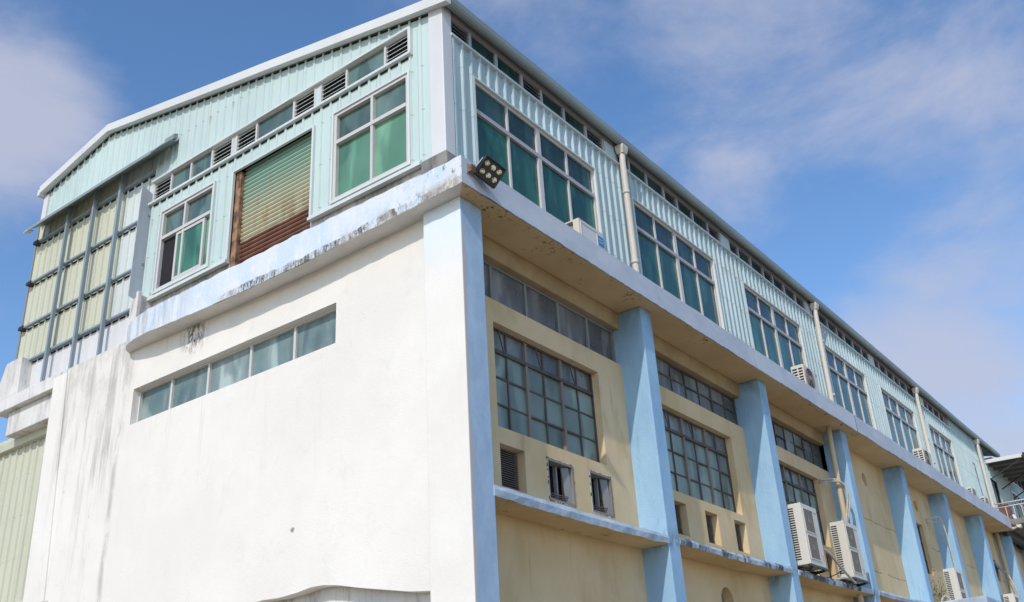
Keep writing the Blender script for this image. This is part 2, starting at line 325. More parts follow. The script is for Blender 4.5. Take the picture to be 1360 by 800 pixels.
MAT['twig'] = paint('twig', (.22, .17, .10), .2, 8, .8, 0, 1, 0)

def glass(name, col, col2, rough=.08, spec=.5, scale=1.4, grad=None, dust=.15):
    k = NB(name)
    c = k.mix(k.ramp(k.noise(scale, 3, .5), .32, .68), col, col2)
    gi = k.n('ShaderNodeNewGeometry'); c = k.mix(k.ramp(gi.outputs['Random Per Island'], 0, 1, 0, .6, False), c, tuple(x * .55 for x in col))
    c = k.mix(k.ramp(k.noise(1.1, 2, .4, (1.6, 1.6, .5), 31), .55, .60, 0, .35), c, tuple(min(1, x * 1.7) for x in col2))
    c = k.mix(k.ramp(k.noise(5, 6, .65, (1, 1, .3), 5), .52, .75, 0, dust), c, (.42, .42, .40))
    c = k.mix(k.ramp(k.noise(60, 2, .5, (1, 1, 1), 2), .74, .78, 0, dust * 2), c, (.6, .6, .58))
    c = k.mix(k.ramp(k.noise(2.2, 3, .5, (1, 1, .12), 43), .5, .66, 0, .35), c, tuple(min(1, x * 1.9 + .01) for x in col2))
    c = k.mix(k.ramp(k.noise(1.7, 3, .5, (1, 1, .5), 47), .56, .64, 0, .5), c, tuple(x * .4 for x in col))
    k.bump(k.noise(1.6, 2, .5, (1, 1, 1), 9), .12, .02)
    r = k.ramp(k.noise(3, 4, .6, (1, 1, 1), 13), .35, .7, rough, rough * 2.2)
    return k.done(c, r, 0, spec)
MAT['green_glass'] = glass('green_glass', (.014, .080, .056), (.024, .115, .080), .05)
MAT['smoke_glass'] = glass('smoke_glass', (.018, .048, .046), (.034, .072, .066), .07, .3)
MAT['film_glass'] = glass('film_glass', (.105, .255, .165), (.155, .33, .215), .10, .5, 1.1)
MAT['sash_glass'] = glass('sash_glass', (.035, .125, .080), (.07, .22, .13), .06, .5, 1.6)
MAT['grey_green_glass'] = glass('grey_green_glass', (.070, .125, .110), (.115, .175, .155), .10, .5, 1.2)
MAT['frosted_glass'] = glass('frosted_glass', (.15, .235, .235), (.30, .36, .345), .22, .5, 1.3, None, .3)
MAT['dusty_glass'] = glass('dusty_glass', (.11, .115, .12), (.22, .21, .205), .25, .5, 1.6, None, .35)
MAT['teal_glass'] = glass('teal_glass', (.165, .225, .205), (.22, .285, .26), .28, .28, 1.8, None, .18)
MAT['grimy_glass'] = glass('grimy_glass', (.115, .135, .135), (.18, .20, .198), .22, .5, 3.0, None, .25)

k = NB('roller_paint'); X, Y, Z = k.xyz()
zn = k.math('ADD', Z, k.math('MULTIPLY', k.math('SUBTRACT', k.noise(2.2, 5, .6, (1, 1, .3)), .5), .10))
up = k.mix(k.ramp(zn, 1.6, 2.5), (.52, .52, .38), (.25, .42, .35))
up = k.mix(k.math('MULTIPLY', k.ramp(k.noise(3, 6, .7, (1, 1, .3), 5), .55, .68), .7), up, (.48, .27, .12))
lo = k.mix(k.ramp(k.noise(4, 5, .6, (1, 1, .4), 2), .35, .7), (.17, .082, .055), (.25, .125, .085))
up = k.mix(k.math('MULTIPLY', k.ramp(zn, 1.95, 1.3), k.ramp(k.noise(3.4, 7, .7, (1, 1, .22), 9), .42, .66, 0, .8)), up, (.34, .20, .12))
c = k.mix(k.ramp(zn, 1.325, 1.275), up, lo)
MAT['roller_paint'] = k.done(c, .6, 0, .3)
k = NB('lens'); MAT['lens'] = k.done(k.mix(k.ramp(k.noise(34, 1), .45, .55), (.30, .27, .05), (.80, .78, .60)), .15, .3, .5)
k = NB('ground'); base = k.mix(k.ramp(k.noise(.35, 7, .65), .33, .7), (.30, .24, .17), (.38, .31, .22))
base = k.mix(k.ramp(k.noise(3, 6, .7, (1, 1, 1), 4), .55, .7, 0, .5), base, (.12, .11, .10)); k.bump(k.noise(12, 6, .7), .3, .02)
MAT['ground'] = k.done(base, .9, 0, .2)

# ------------------------------------------------------------------ mesh helpers
class MB:
    def __init__(s): s.v = []; s.f = []; s.m = []; s.sm = []
    def pts(s, P):
        i = len(s.v); s.v += [tuple(p) for p in P]; return list(range(i, i + len(P)))
    def face(s, P, m=0, sm=False):
        s.f.append(s.pts(P)); s.m.append(m); s.sm.append(sm)
    def idx(s, ids, m=0, sm=False): s.f.append(list(ids)); s.m.append(m); s.sm.append(sm)
    def box(s, x0, x1, y0, y1, z0, z1, m=0):
        if x0 > x1: x0, x1 = x1, x0
        if y0 > y1: y0, y1 = y1, y0
        if z0 > z1: z0, z1 = z1, z0
        b = s.pts([(x0, y0, z0), (x1, y0, z0), (x1, y1, z0), (x0, y1, z0), (x0, y0, z1), (x1, y0, z1), (x1, y1, z1), (x0, y1, z1)])
        for q in ((0, 3, 2, 1), (4, 5, 6, 7), (0, 1, 5, 4), (1, 2, 6, 5), (2, 3, 7, 6), (3, 0, 4, 7)): s.idx([b[i] for i in q], m)
    def obox(s, c, ax, ay, az, m=0):
        c, ax, ay, az = map(Vector, (c, ax, ay, az))
        P = [c + sx * ax + sy * ay + sz * az for sz in (-1, 1) for sx, sy in ((-1, -1), (1, -1), (1, 1), (-1, 1))]
        b = s.pts(P)
        for q in ((0, 3, 2, 1), (4, 5, 6, 7), (0, 1, 5, 4), (1, 2, 6, 5), (2, 3, 7, 6), (3, 0, 4, 7)): s.idx([b[i] for i in q], m)
    def bar(s, p, q, w, h=None, m=0, up=(0, 0, 1)):
        p, q = Vector(p), Vector(q); d = (q - p); ln = d.length; d.normalize(); h = h or w
        u = Vector(up)
        if abs(d.dot(u)) > .95: u = Vector((1, 0, 0))
        a = d.cross(u).normalized(); b = a.cross(d)
        s.obox((p + q) / 2, d * ln / 2, a * w / 2, b * h / 2, m)
    def tube(s, path, r, n=10, m=0, caps=True):
        path = [Vector(p) for p in path]; rings = []
        ref = None
        for i, p in enumerate(path):
            d = (path[min(i + 1, len(path) - 1)] - path[max(i - 1, 0)]).normalized()
            if ref is None:
                ref = Vector((0, 0, 1)) if abs(d.z) < .9 else Vector((1, 0, 0))
            a = (ref - d * ref.dot(d)).normalized(); b = d.cross(a); ref = a
            rr = r[i] if isinstance(r, (list, tuple)) else r
            rings.append(s.pts([p + (a * math.cos(t) + b * math.sin(t)) * rr for t in (2 * math.pi * j / n for j in range(n))]))
        for A, B in zip(rings, rings[1:]):
            for j in range(n): s.idx((A[j], A[(j + 1) % n], B[(j + 1) % n], B[j]), m, True)
        if caps: s.idx(rings[0][::-1], m); s.idx(rings[-1], m)
    def sweep(s, secs, mats, caps=True, closed=True):
        ids = [s.pts(q) for q in secs]; n = len(secs[0])
        for A, B in zip(ids, ids[1:]):
            for j in range(n if closed else n - 1): s.idx((A[j], A[(j + 1) % n], B[(j + 1) % n], B[j]), mats[j] if isinstance(mats, (list, tuple)) else mats)
        if caps:
            m0 = mats[0] if isinstance(mats, (list, tuple)) else mats
            s.idx(ids[0][::-1], m0); s.idx(ids[-1], m0)
    def disc(s, c, ax, ay, r, n=24, m=0):
        c, ax, ay = map(Vector, (c, ax, ay)); s.face([c + (ax * math.cos(t) + ay * math.sin(t)) * r for t in (2 * math.pi * j / n for j in range(n))], m)
    def ring(s, c, ax, ay, r0, r1, thick, n=28, m=0):
        c, ax, ay = Vector(c), Vector(ax).normalized(), Vector(ay).normalized(); nz = ax.cross(ay)
        T = [2 * math.pi * j / n for j in range(n)]
        sec = [[c + (ax * math.cos(t) + ay * math.sin(t)) * rr + nz * h for rr, h in ((r0, 0), (r1, 0), (r1, thick), (r0, thick))] for t in T]
        ids = [s.pts(q) for q in sec]
        for i in range(n):
            A, B = ids[i], ids[(i + 1) % n]
            for j in range(4): s.idx((A[j], A[(j + 1) % 4], B[(j + 1) % 4], B[j]), m, j in (1, 3))
    def build(s, name, mats, parent=None, bevel=0, label=None):
        me = bpy.data.meshes.new(name); me.from_pydata(s.v, [], s.f)
        if not isinstance(mats, (list, tuple)): mats = [mats]
        for q in mats: me.materials.append(MAT[q])
        me.polygons.foreach_set('material_index', s.m); me.polygons.foreach_set('use_smooth', s.sm)
        bm = bmesh.new(); bm.from_mesh(me); bmesh.ops.recalc_face_normals(bm, faces=bm.faces); bm.to_mesh(me); bm.free()
        o = bpy.data.objects.new(name, me); COL.objects.link(o)
        if parent: o.parent = parent
        if bevel:
            b = o.modifiers.new('bevel', 'BEVEL'); b.width = bevel; b.segments = 2; b.limit_method = 'ANGLE'; b.angle_limit = R(35)
        if label: o['label'] = label
        return o

def thing(name, label, cat, loc=(0, 0, 0), rot=(0, 0, 0), group=None, kind=None):
    o = bpy.data.objects.new(name, None); COL.objects.link(o); o.location = loc; o.rotation_euler = rot
    return tag(o, label, cat, group, kind)
def tag(o, label=None, cat=None, group=None, kind=None):
    if label: o['label'] = label
    if cat: o['category'] = cat
    if group: o['group'] = group
    if kind: o['kind'] = kind
    return o
def dup(root, loc, label, rot=None):
    r = root.copy(); COL.objects.link(r); r.location = loc; r['label'] = label
    if rot: r.rotation_euler = rot
    for ch in list(root.children):
        c = ch.copy(); COL.objects.link(c); c.parent = r
        for g in list(ch.children):
            d = g.copy(); COL.objects.link(d); d.parent = c
    return r

# facade frames: T(a, d, z), a along the facade, d outward
YU, XU, YW, XG = 0.65, 0.50, 0.64, 0.312
def FR(y0):   # long facade, faces -y
    return lambda a, d, z: (a, y0 - d, z)
def FG(x0):   # gable, faces -x
    return lambda a, d, z: (x0 - d, a, z)
def fbox(mb, T, a0, a1, d0, d1, z0, z1, m=0):
    p, q = T(a0, d0, z0), T(a1, d1, z1); mb.box(p[0], q[0], p[1], q[1], p[2], q[2], m)
def wall(mb, T, a0, a1, z0, z1, holes, thick, m=0, mr=None):
    """plastered wall with rectangular openings and their reveals"""
    mr = m if mr is None else mr
    A = sorted({a0, a1, *[h[0] for h in holes], *[h[1] for h in holes]}); Zs = sorted({z0, z1, *[h[2] for h in holes], *[h[3] for h in holes]})
    def solid(i, j):
        if i < 0 or j < 0 or i >= len(A) - 1 or j >= len(Zs) - 1: return False
        a, z = (A[i] + A[i + 1]) / 2, (Zs[j] + Zs[j + 1]) / 2
        return not any(h[0] < a < h[1] and h[2] < z < h[3] for h in holes)
    for i in range(len(A) - 1):
        for j in range(len(Zs) - 1):
            if not solid(i, j): continue
            l, r, b, t = A[i], A[i + 1], Zs[j], Zs[j + 1]
            mb.face([T(l, 0, b), T(r, 0, b), T(r, 0, t), T(l, 0, t)], m)
            mb.face([T(l, -thick, b), T(l, -thick, t), T(r, -thick, t), T(r, -thick, b)], m)
            for (di, dj, e) in ((-1, 0, ((l, b), (l, t))), (1, 0, ((r, b), (r, t))), (0, -1, ((l, b), (r, b))), (0, 1, ((l, t), (r, t)))):
                if not solid(i + di, j + dj):
                    (p, q) = e; mb.face([T(p[0], 0, p[1]), T(q[0], 0, q[1]), T(q[0], -thick, q[1]), T(p[0], -thick, p[1])], mr)
def corrugated(mb, T, a0, a1, zlo, zhi, holes=(), pitch=.2, h=.036, top=.035, ramp=.016, m=0, phase=0.0):
    prof = []; a = a0 - pitch + phase
    while a < a1 + pitch:
        for da, d in ((0, 0), (pitch - top - 2 * ramp, 0), (pitch - top - ramp, h), (pitch - ramp, h)): prof.append((a + da, d))
        a += pitch
    def dat(x):
        for (p, dp), (q, dq) in zip(prof, prof[1:]):
            if p <= x <= q: return dp + (dq - dp) * (x - p) / max(q - p, 1e-9)
        return 0
    cuts = sorted({a0, a1, *[p for p, _ in prof if a0 < p < a1], *[e for hh in holes for e in hh[:2] if a0 < e < a1]})
    for l, r in zip(cuts, cuts[1:]):
        if r - l < 1e-6: continue
        mid = (l + r) / 2
        iv = sorted((hh[2], hh[3]) for hh in holes if hh[0] < mid < hh[1])
        edges = [(zlo(l), zlo(r))]
        for b, t in iv: edges += [(b, b), (t, t)]
        edges.append((zhi(l), zhi(r)))
        dl, dr = dat(l + 1e-7), dat(r - 1e-7)
        for (b, t) in zip(edges[0::2], edges[1::2]):
            if t[0] - b[0] > 1e-4 or t[1] - b[1] > 1e-4:
                mb.face([T(l, dl, b[0]), T(r, dr, b[1]), T(r, dr, t[1]), T(l, dl, t[0])], m)

def bow(x): return .10 * math.sin(math.pi * min(max(x, 0), 27) / 27.0)   # the long eave bows up a little

# ------------------------------------------------------------------ ground
g = MB(); g.face([(-900, -900, -8.03), (900, -900, -8.03), (900, 900, -8.03), (-900, 900, -8.03)])
tag(g.build('ground', 'ground'), kind='structure')

# ------------------------------------------------------------------ the factory building
B = thing('factory_building', 'two storey factory with white gable, blue pillars and aqua corrugated metal upper floor', 'building')
def part(mb, name, mats, parent=None, bevel=0, label=None): return mb.build(name, mats, parent or B, bevel, label)
TRU, TGU, TRW, TGW = FR(YU), FG(XU), FR(YW), FG(XG)

PX = [4.5, 8.78, 12.98, 16.99, 20.72, 24.49, 28.20]; PWD = .325
# --- floor slab that overhangs both facades
mb = MB(); secs = []; 
def gz(y, top):
    kn = [(0, 0.0, .39), (1.2, -.03, .40), (2.7, -.085, .42), (4.4, -.08, .41), (6.4, .015, .40), (7.2, .02, .40)]
    for (a, b, c), (d, e, f) in zip(kn, kn[1:]):
        if a <= y <= d:
            t = (y - a) / (d - a); return (c + (f - c) * t) if top else (b + (e - b) * t)
    return kn[-1][2] if top else kn[-1][1]
gl = []
ys = [7.12, 7.06, 6.95, 6.8, 6.62, 6.42, 6.25] + [6.1 - .12 * i for i in range(51)]
for y in ys:
    if y < .02: continue
    x = 0.0
    if y > 6.2:
        t = (y - 6.2) / .92; x = .312 * (1 - math.sqrt(max(0, 1 - t * t)))
    j = lambda s=.007: rnd.uniform(-s, s)
    sc = min(1, (y - 0) / .7); xi = .74
    gl.append([(x + j(), y, gz(y, 0) + j()), (x + j(), y, gz(y, 1) + j(.012)), (xi, y if y > .75 else .75 * y / .75, .42), (xi, y, 0.012 if y < 6.5 else .02)])
gl.append([(0, 0, 0), (0, 0, .40), (.74, .75, .42), (.74, .75, .012)])
for y_i, q in enumerate(gl[:-1]):
    if q[2][1] < .75:
        yy = .75
        q[2] = (.74, yy, .42); q[3] = (.74, yy, .012)
mb.sweep(gl, [0, 3, 3, 2], caps=True)
rl = [gl[-1]]
x = .15
while x < 27.95:
    j = lambda s=.003: rnd.uniform(-s, s)
    xi = max(x, .75)
    rl.append([(x, j(), j(.004)), (x, j(), .40 + j(.005)), (xi, .75, .42), (xi, .75, .012)]); x += .33
rl.append([(27.95, 0, 0), (27.95, 0, .4), (27.95, .75, .42), (27.95, .75, .012)])
mb.sweep(rl, [1, 3, 3, 4], caps=True)
part(mb, 'floor_slab', ['peeling_fascia', 'lavender_fascia', 'white_soffit', 'concrete', 'beige_soffit'])

# --- white gable wall with a strip window and an irregular doorway head at the bottom
SW = (2.432, 6.891, -1.235, -.653)
door = (.88, 5.4, -8.1, -4.20)
mb = MB(); wall(mb, TGW, .78, 7.16, -8.03, .03, [SW, door], .18)
# irregular head of the doorway: plaster above a sagging line
head = [(.88, -4.57), (1.2, -4.53), (1.6, -4.45), (2.0, -4.37), (2.3, -4.30), (2.55, -4.262), (2.75, -4.258), (3.0, -4.285), (3.3, -4.30), (3.6, -4.285), (3.86, -4.30), (4.3, -4.36), (4.9, -4.45), (5.4, -4.55)]
for (a, za), (b, zb) in zip(head, head[1:]):
    mb.face([TGW(a, 0, za), TGW(b, 0, zb), TGW(b, 0, -4.20), TGW(a, 0, -4.20)])
    mb.face([TGW(a, 0, za), TGW(a, -.18, za), TGW(b, -.18, zb), TGW(b, 0, zb)])
part(mb, 'white_wall', 'white_plaster')
mb = MB(); fbox(mb, TGW, .8, 5.5, -.24, -.182, -8.03, -4.1)
part(mb, 'recessed_panel', 'weathered_white')

def window(T, a0, a1, z0, z1, cols, rows, fw, d0, d1, fmat, pane_for, glassmats, name='window', bar_for=None, parent=None, jit=0.0, pd=None, bevel=0):
    """frame of bars as the window mesh, its panes a child; cols/rows are inner division positions"""
    f = MB(); 
    fbox(f, T, a0, a0 + fw, d0, d1, z0, z1); fbox(f, T, a1 - fw, a1, d0, d1, z0, z1)
    fbox(f, T, a0 + fw, a1 - fw, d0, d1, z1 - fw, z1); fbox(f, T, a0 + fw, a1 - fw, d0, d1, z0, z0 + fw)
    bw = bar_for or (lambda kind, i: (fw * .8, 0.004, 0))
    CA = [a0 + fw, *cols, a1 - fw]; RZ = [z0 + fw, *rows, z1 - fw]
    for i, c in enumerate(cols):
        ww, pr, m = bw('c', i); fbox(f, T, c - ww / 2, c + ww / 2, d0 + .004, d1 - pr, z0 + fw, z1 - fw, m)
    for i, r_ in enumerate(rows):
        ww, pr, m = bw('r', i); fbox(f, T, a0 + fw, a1 - fw, d0 + .008, d1 - pr - .003, r_ - ww / 2, r_ + ww / 2, m)
    fo = f.build(name, fmat if isinstance(fmat, list) else [fmat], parent or B, bevel)
    p = MB(); pd = pd if pd is not None else (d0 + .016)
    for i, (l, r_) in enumerate(zip(CA, CA[1:])):
        for j, (b, t) in enumerate(zip(RZ, RZ[1:])):
            e = [rnd.uniform(-jit, jit) for _ in range(4)]
            p.face([T(l, pd + e[0], b), T(r_, pd + e[1], b), T(r_, pd + e[2], t), T(l, pd + e[2] + e[0] - e[1], t)], pane_for(i, j))
    p.build('pane', glassmats, fo)
    return fo

# gable strip window
mb_cols = [3.35, 4.26, 5.20, 6.08]
window(TGW, SW[0], SW[1], SW[2], SW[3], mb_cols, [], .03, -.17, -.11, 'alu', lambda i, j: 0, ['frosted_glass'], 'strip_window', lambda k_, i: (.045, .005, 0), jit=.004)

# --- pilaster, stained wall and sill beam at the left end of the gable
mb = MB(); fbox(mb, TGW, 7.16, 8.92, -.18, 0, -8.03, .27)
part(mb, 'pilaster', 'white_plaster')
mb = MB()
mb.sweep([[(.29, 8.90, .20), (.29, 9.30, .20), (.57, 9.30, .20), (.57, 8.90, .20)], [(.29, 8.60, -3.6), (.29, 9.20, -3.6), (.57, 9.20, -3.6), (.57, 8.60, -3.6)]], 0)
part(mb, 'pilaster', 'white_plaster')
mb = MB(); mb.box(.27, .6, 8.5, 9.3, -8.03, -3.602); part(mb, 'pilaster_base', 'stained_concrete', bevel=.02)
mb = MB(); mb.box(.30, .9, 9.302, 11.25, .03, .27); mb.box(.302, .9, 8.93, 9.30, .205, .27)
part(mb, 'sill_beam', 'weathered_white', bevel=.012)
mb = MB(); mb.box(.42, .95, 9.305, 10.95, -.42, .028); mb.box(.40, .50, 9.31, 9.44, -.30, .03, 0)
part(mb, 'cantilever_block', 'weathered_white', bevel=.015)
mb = MB()
mb.sweep([[(.31, 10.55, .272), (.31, 11.42, .272), (.62, 11.42, .272), (.62, 10.55, .272)], [(.31, 10.58, .55), (.31, 11.30, .55), (.62, 11.30, .55), (.62, 10.58, .55)],
          [(.31, 10.60, 1.0), (.31, 11.12, 1.0), (.62, 11.12, 1.0), (.62, 10.60, 1.0)]], 0)
part(mb, 'corner_upstand', 'weathered_white', bevel=.015)
mb = MB(); mb.box(.32, .62, 7.0, 7.30, .44, 1.02); mb.box(.24, .318, 6.97, 7.03, .2, 1.06)
part(mb, 'corner_upstand', 'weathered_white', bevel=.012)
# back of the bay: concrete parapet behind the frame
mb = MB(); mb.box(.60, .75, 7.3, 10.56, .272, .30); part(mb, 'sill_top', 'stained_concrete')

# --- lower long facade
BAYS = [(.62, PX[0])] + [(a + PWD, b) for a, b in zip(PX, PX[1:])] + [(PX[-1] + PWD, 46)]
BIG = {0: (1.32, 3.78, -2.56, -1.165), 1: (5.66, 8.14, -2.56, -1.165), 2: (9.9, 12.26, -2.56, -1.14)}
LOUV = {0: [(1.33, 1.83, -3.30, -2.77)], 1: [(5.62, 6.04, -3.23, -2.72), (6.68, 7.13, -3.22, -2.71), (7.74, 8.19, -3.21, -2.69)], 2: [(9.9, 10.32, -3.22, -2.70), (10.92, 11.34, -3.22, -2.70), (11.85, 12.25, -3.22, -2.70)]}
HOP = [(2.305, 2.90, -3.295, -2.745), (3.295, 3.85, -3.285, -2.72)]
TALL = (18.92, 19.53, -2.30, -1.00); SMALL = (26.77, 27.36, -1.62, -.95); ARCH = (6.83, 7.27, -5.1, -3.87)
ROUNDS = [(15.40, -.56, .17), (19.33, -.53, .17)]
holes = list(BIG.values()) + sum(LOUV.values(), []) + HOP + [TALL, SMALL, ARCH] + [(x - r, x + r, z - r, z + r) for x, z, r in ROUNDS]
mb = MB()
holes2 = holes + [(.62, PX[2], -.85, -.245)]        # open for the transom windows of the first three bays
wall(mb, TRW, .56, 46, -8.03, .02, holes2, .22)
for x, z, r in ROUNDS:                              # plaster round the round vents
    n = 24
    for i in range(n):
        t0, t1 = 2 * math.pi * i / n, 2 * math.pi * (i + 1) / n
        def sq(t):
            c, s_ = math.cos(t), math.sin(t); q = max(abs(c), abs(s_)); return (x + r * c / q, z + r * s_ / q)
        ci = lambda t: (x + .9 * r * math.cos(t), z + .9 * r * math.sin(t))
        a, b, c, d = ci(t0), ci(t1), sq(t1), sq(t0)
        mb.face([TRW(a[0], 0, a[1]), TRW(b[0], 0, b[1]), TRW(c[0], 0, c[1]), TRW(d[0], 0, d[1])])
        mb.face([TRW(a[0], 0, a[1]), TRW(a[0], -.16, a[1]), TRW(b[0], -.16, b[1]), TRW(b[0], 0, b[1])])
# arched head
x0, x1, zb, zt = ARCH; r = (x1 - x0) / 2; cx = (x0 + x1) / 2; n = 14
for i in range(n):
    t0, t1 = math.pi * i / n, math.pi * (i + 1) / n
    a, b = (cx + r * math.cos(t0), zt - r + r * math.sin(t0)), (cx + r * math.cos(t1), zt - r + r * math.sin(t1))
    mb.face([TRW(a[0], 0, a[1]), TRW(b[0], 0, b[1]), TRW(b[0], 0, zt), TRW(a[0], 0, zt)])
    mb.face([TRW(a[0], 0, a[1]), TRW(a[0], -.2, a[1]), TRW(b[0], -.2, b[1]), TRW(b[0], 0, b[1])])
part(mb, 'beige_wall', 'beige_plaster')
for x, z, r in ROUNDS:
    mb = MB(); mb.ring(TRW(x, -.10, z), (1, 0, 0), (0, 0, 1), r * .6, r * .97, -.03); mb.box(x - r, x + r, YW + .15, YW + .17, z - r, z + r, 1)
    part(mb, 'round_vent', ['beige_plaster', 'steel_grey'])
mb = MB(); fbox(mb, TRW, x0 - .03, x1 + .03, -.2, -.16, zb, zt + .03); part(mb, 'arched_window', 'grimy_glass')
# dropped beam under the slab at the wall head
for a, b in BAYS[:3]:
  mb = MB(); mb.sweep([[(a - .04, YW - .03, -.26), (a - .04, YW - .05, .005), (a - .04, YW + .2, .005), (a - .04, YW + .2, -.26)], [(b + .04, YW - .03, -.26), (b + .04, YW - .05, .005), (b + .04, YW + .2, .005), (b + .04, YW + .2, -.26)]], 0)
  part(mb, 'head_beam', 'brown_plaster', bevel=.015)

# pillars
mb = MB(); mb.box(.209, .625, .208, .812, -8.03, .006); part(mb, 'pillar', 'corner_pillar_paint', bevel=.014)
for x in PX + [31.9, 35.6, 39.3]:
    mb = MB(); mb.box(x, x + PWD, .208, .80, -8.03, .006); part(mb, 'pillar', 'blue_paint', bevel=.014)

# ledges between pillars
def ledge(x0, x1, zt0, zt1, th, y0=.196, dip=.02, name='ledge'):
    mb = MB(); secs = []; n = max(6, int((x1 - x0) / .16))
    for i in range(n + 1):
        t = i / n; x = x0 + (x1 - x0) * t; z = zt0 + (zt1 - zt0) * t - dip * math.sin(math.pi * t)
        j = lambda s=.007: rnd.uniform(-s, s)
        secs.append([(x, y0 + j(), z - th + j()), (x, y0 - .012 + j(), z - th * .4), (x, y0 + .012 + j(), z + j()), (x, YW + .02, z + .015), (x, YW + .02, z - th)])
    mb.sweep(secs, [0, 0, 0, 0, 1]); return part(mb, name, ['dirty_ledge', 'beige_soffit'])
ledge(.60, 4.50, -3.505, -3.49, .13, .2, .02)
ledge(4.82, 8.79, -3.475, -3.42, .105)
ledge(9.09, 12.99, -3.42, -3.36, .105)
ledge(13.30, 17.0, -3.34, -3.25, .11)

# big steel grid windows
def bars(kind, i):
    if kind == 'r' and i == 3: return (.05, -.012, 1)
    if kind == 'c' and i % 2 == 1: return (.045, -.008, 1)
    return (.024, .004, 0)
for bi, (a0, a1, z0, z1) in BIG.items():
    n = 6; cols = [a0 + (a1 - a0) * i / n for i in range(1, n)]
    rows = [z0 + .01 + .345 * i for i in range(1, 3)] + [z0 + .01 + .345 * 3 - .0, z1 - .31]
    rows = [z0 + .345, z0 + .69, z0 + .86 if False else z0 + 1.035 - .0, ]
    rows = [z0 + .36, z0 + .72, z1 - .325]
    fo = window(TRW, a0, a1, z0, z1, cols, rows, .028, -.15, -.11, ['rusty_bar', 'worn_bar'], lambda i, j: (1 if j == 3 else 0), ['teal_glass', 'grimy_glass'], 'grid_window',
           lambda k_, i: ((.05, -.02, 0) if (k_ == 'r' and i == 2) else ((.05, -.012, 1) if (k_ == 'c' and i % 2 == 1) else (.026, .004, 0))), jit=.009)
    for i in range(0, n, 2):
        a = a0 + (a1 - a0) * (i + .55) / n; st = MB(); st.bar(TRW(a, -.10, z1 - .02), TRW(a + .10, -.09, z1 - .33), .014, .014); st.build('stay', 'rusty_bar', fo)
# transom windows
a0, a1 = .64, 4.50
window(TRW, a0, a1, -.845, -.262, [1.44, 2.21, 2.99, 3.75], [], .035, -.13, -.08, 'steel_grey', lambda i, j: 0, ['dusty_glass'], 'transom_window', lambda k_, i: (.05, .004, 0), jit=.006)
for bi in (1, 2):
    a0, a1 = BAYS[bi]; n = 8
    cols = [a0 + (a1 - a0) * i / n for i in range(1, n)]
    window(TRW, a0, a1, -.845, -.262, cols, [-.53], .03, -.13, -.09, 'rusty_bar', lambda i, j: (1 if (i * 7 + j * 3) % 5 == 0 else 0), ['grimy_glass', 'dusty_glass'], 'transom_window', lambda k_, i: (.028, .004, 0), jit=.012)

# louvre vents in the plaster
def louver(T, a0, a1, z0, z1, d, n, mats, tilt=.035, name='louver_vent', fw=.0, parent=None, th=.006, back=None):
    f = MB(); step = (z1 - z0) / n
    for i in range(n):
        z = z0 + step * (i + .5)
        P = [T(a0, d - tilt, z + step * .42), T(a1, d - tilt, z + step * .42), T(a1, d, z - step * .30), T(a0, d, z - step * .30)]
        Q = [(p[0], p[1], p[2] - th) for p in P]
        b = f.pts(P + Q)
        for q in ((0, 1, 2, 3), (7, 6, 5, 4), (0, 4, 5, 1), (1, 5, 6, 2), (2, 6, 7, 3), (3, 7, 4, 0)): f.idx([b[i_] for i_ in q], 0)
    fbox(f, T, a0, a1, d - tilt - .05, d - tilt - .03, z0, z1, 1)
    return f.build(name, mats, parent or B)
for bi, lst in LOUV.items():
    for q in lst: louver(TRW, q[0], q[1], q[2], q[3], -.11, 19 if bi == 0 else 17, ['worn_bar', 'dark'], .03)

# hopper windows: bare openings with a tipped sash and a broken plaster edge
for a0, a1, z0, z1 in HOP:
    f = MB()
    for l, r_, b, t in ((a0, a0 + .03, z0, z1), (a1 - .03, a1, z0, z1), (a0 + .03, a1 - .03, z1 - .03, z1), (a0 + .03, a1 - .03, z0, z0 + .03)): fbox(f, TRW, l, r_, -.12, .002 + rnd.uniform(0, .004), b, t)
    fbox(f, TRW, a0, a1, -.23, -.215, z0, z1, 1)
    fo = f.build('hopper_window', ['worn_bar', 'rusty_bar'], B)
    s_ = MB(); s_.bar(TRW(a0 + .34, -.12, z0 + .03), TRW(a0 + .34, -.12, z1 - .03), .05, .03)
    s_.obox(TRW(a1 - .09, -.05, (z0 + z1) / 2 - .02), (.055, -.02, 0), (0, .008, 0), (-.045, 0, (z1 - z0) * .46)); s_.build('sash', 'steel_grey', fo)
    s_ = MB()
    for i in range(4): s_.bar(TRW(a0 + .04, -.08 + .012 * i, z0 + .04 + .022 * i), TRW(a1 - .14, -.05 + .012 * i, z0 + .05 + .02 * i), .012, .012)
    s_.build('bar', 'rusty_bar', fo)
    s_ = MB()
    ring = []; nn = 22
    for (pa, pz_), (qa, qz) in (((a0, z0), (a1, z0)), ((a1, z0), (a1, z1)), ((a1, z1), (a0, z1)), ((a0, z1), (a0, z0))):
        for i in range(nn):
            t = i / nn; aa, zz = pa + (qa - pa) * t, pz_ + (qz - pz_) * t; w_ = max(.003, rnd.gauss(.006, .007))
            ca, cz = aa - (a0 + a1) / 2, zz - (z0 + z1) / 2
            oa = w_ * (1 if ca > 0 else -1) if pa == qa else 0; oz = w_ * (1 if cz > 0 else -1) if pz_ == qz else 0
            ring.append((aa, zz, aa + oa, zz + oz))
    for i in range(len(ring)):
        A_, B_ = ring[i], ring[(i + 1) % len(ring)]
        ii = s_.pts([TRW(A_[0], .007, A_[1]), TRW(B_[0], .007, B_[1]), TRW(B_[2], .003, B_[3]), TRW(A_[2], .003, A_[3])]); s_.idx(ii, 0 if rnd.random() < .7 else 1)
    s_.build('broken_plaster_edge', ['weathered_white', 'black'], fo)
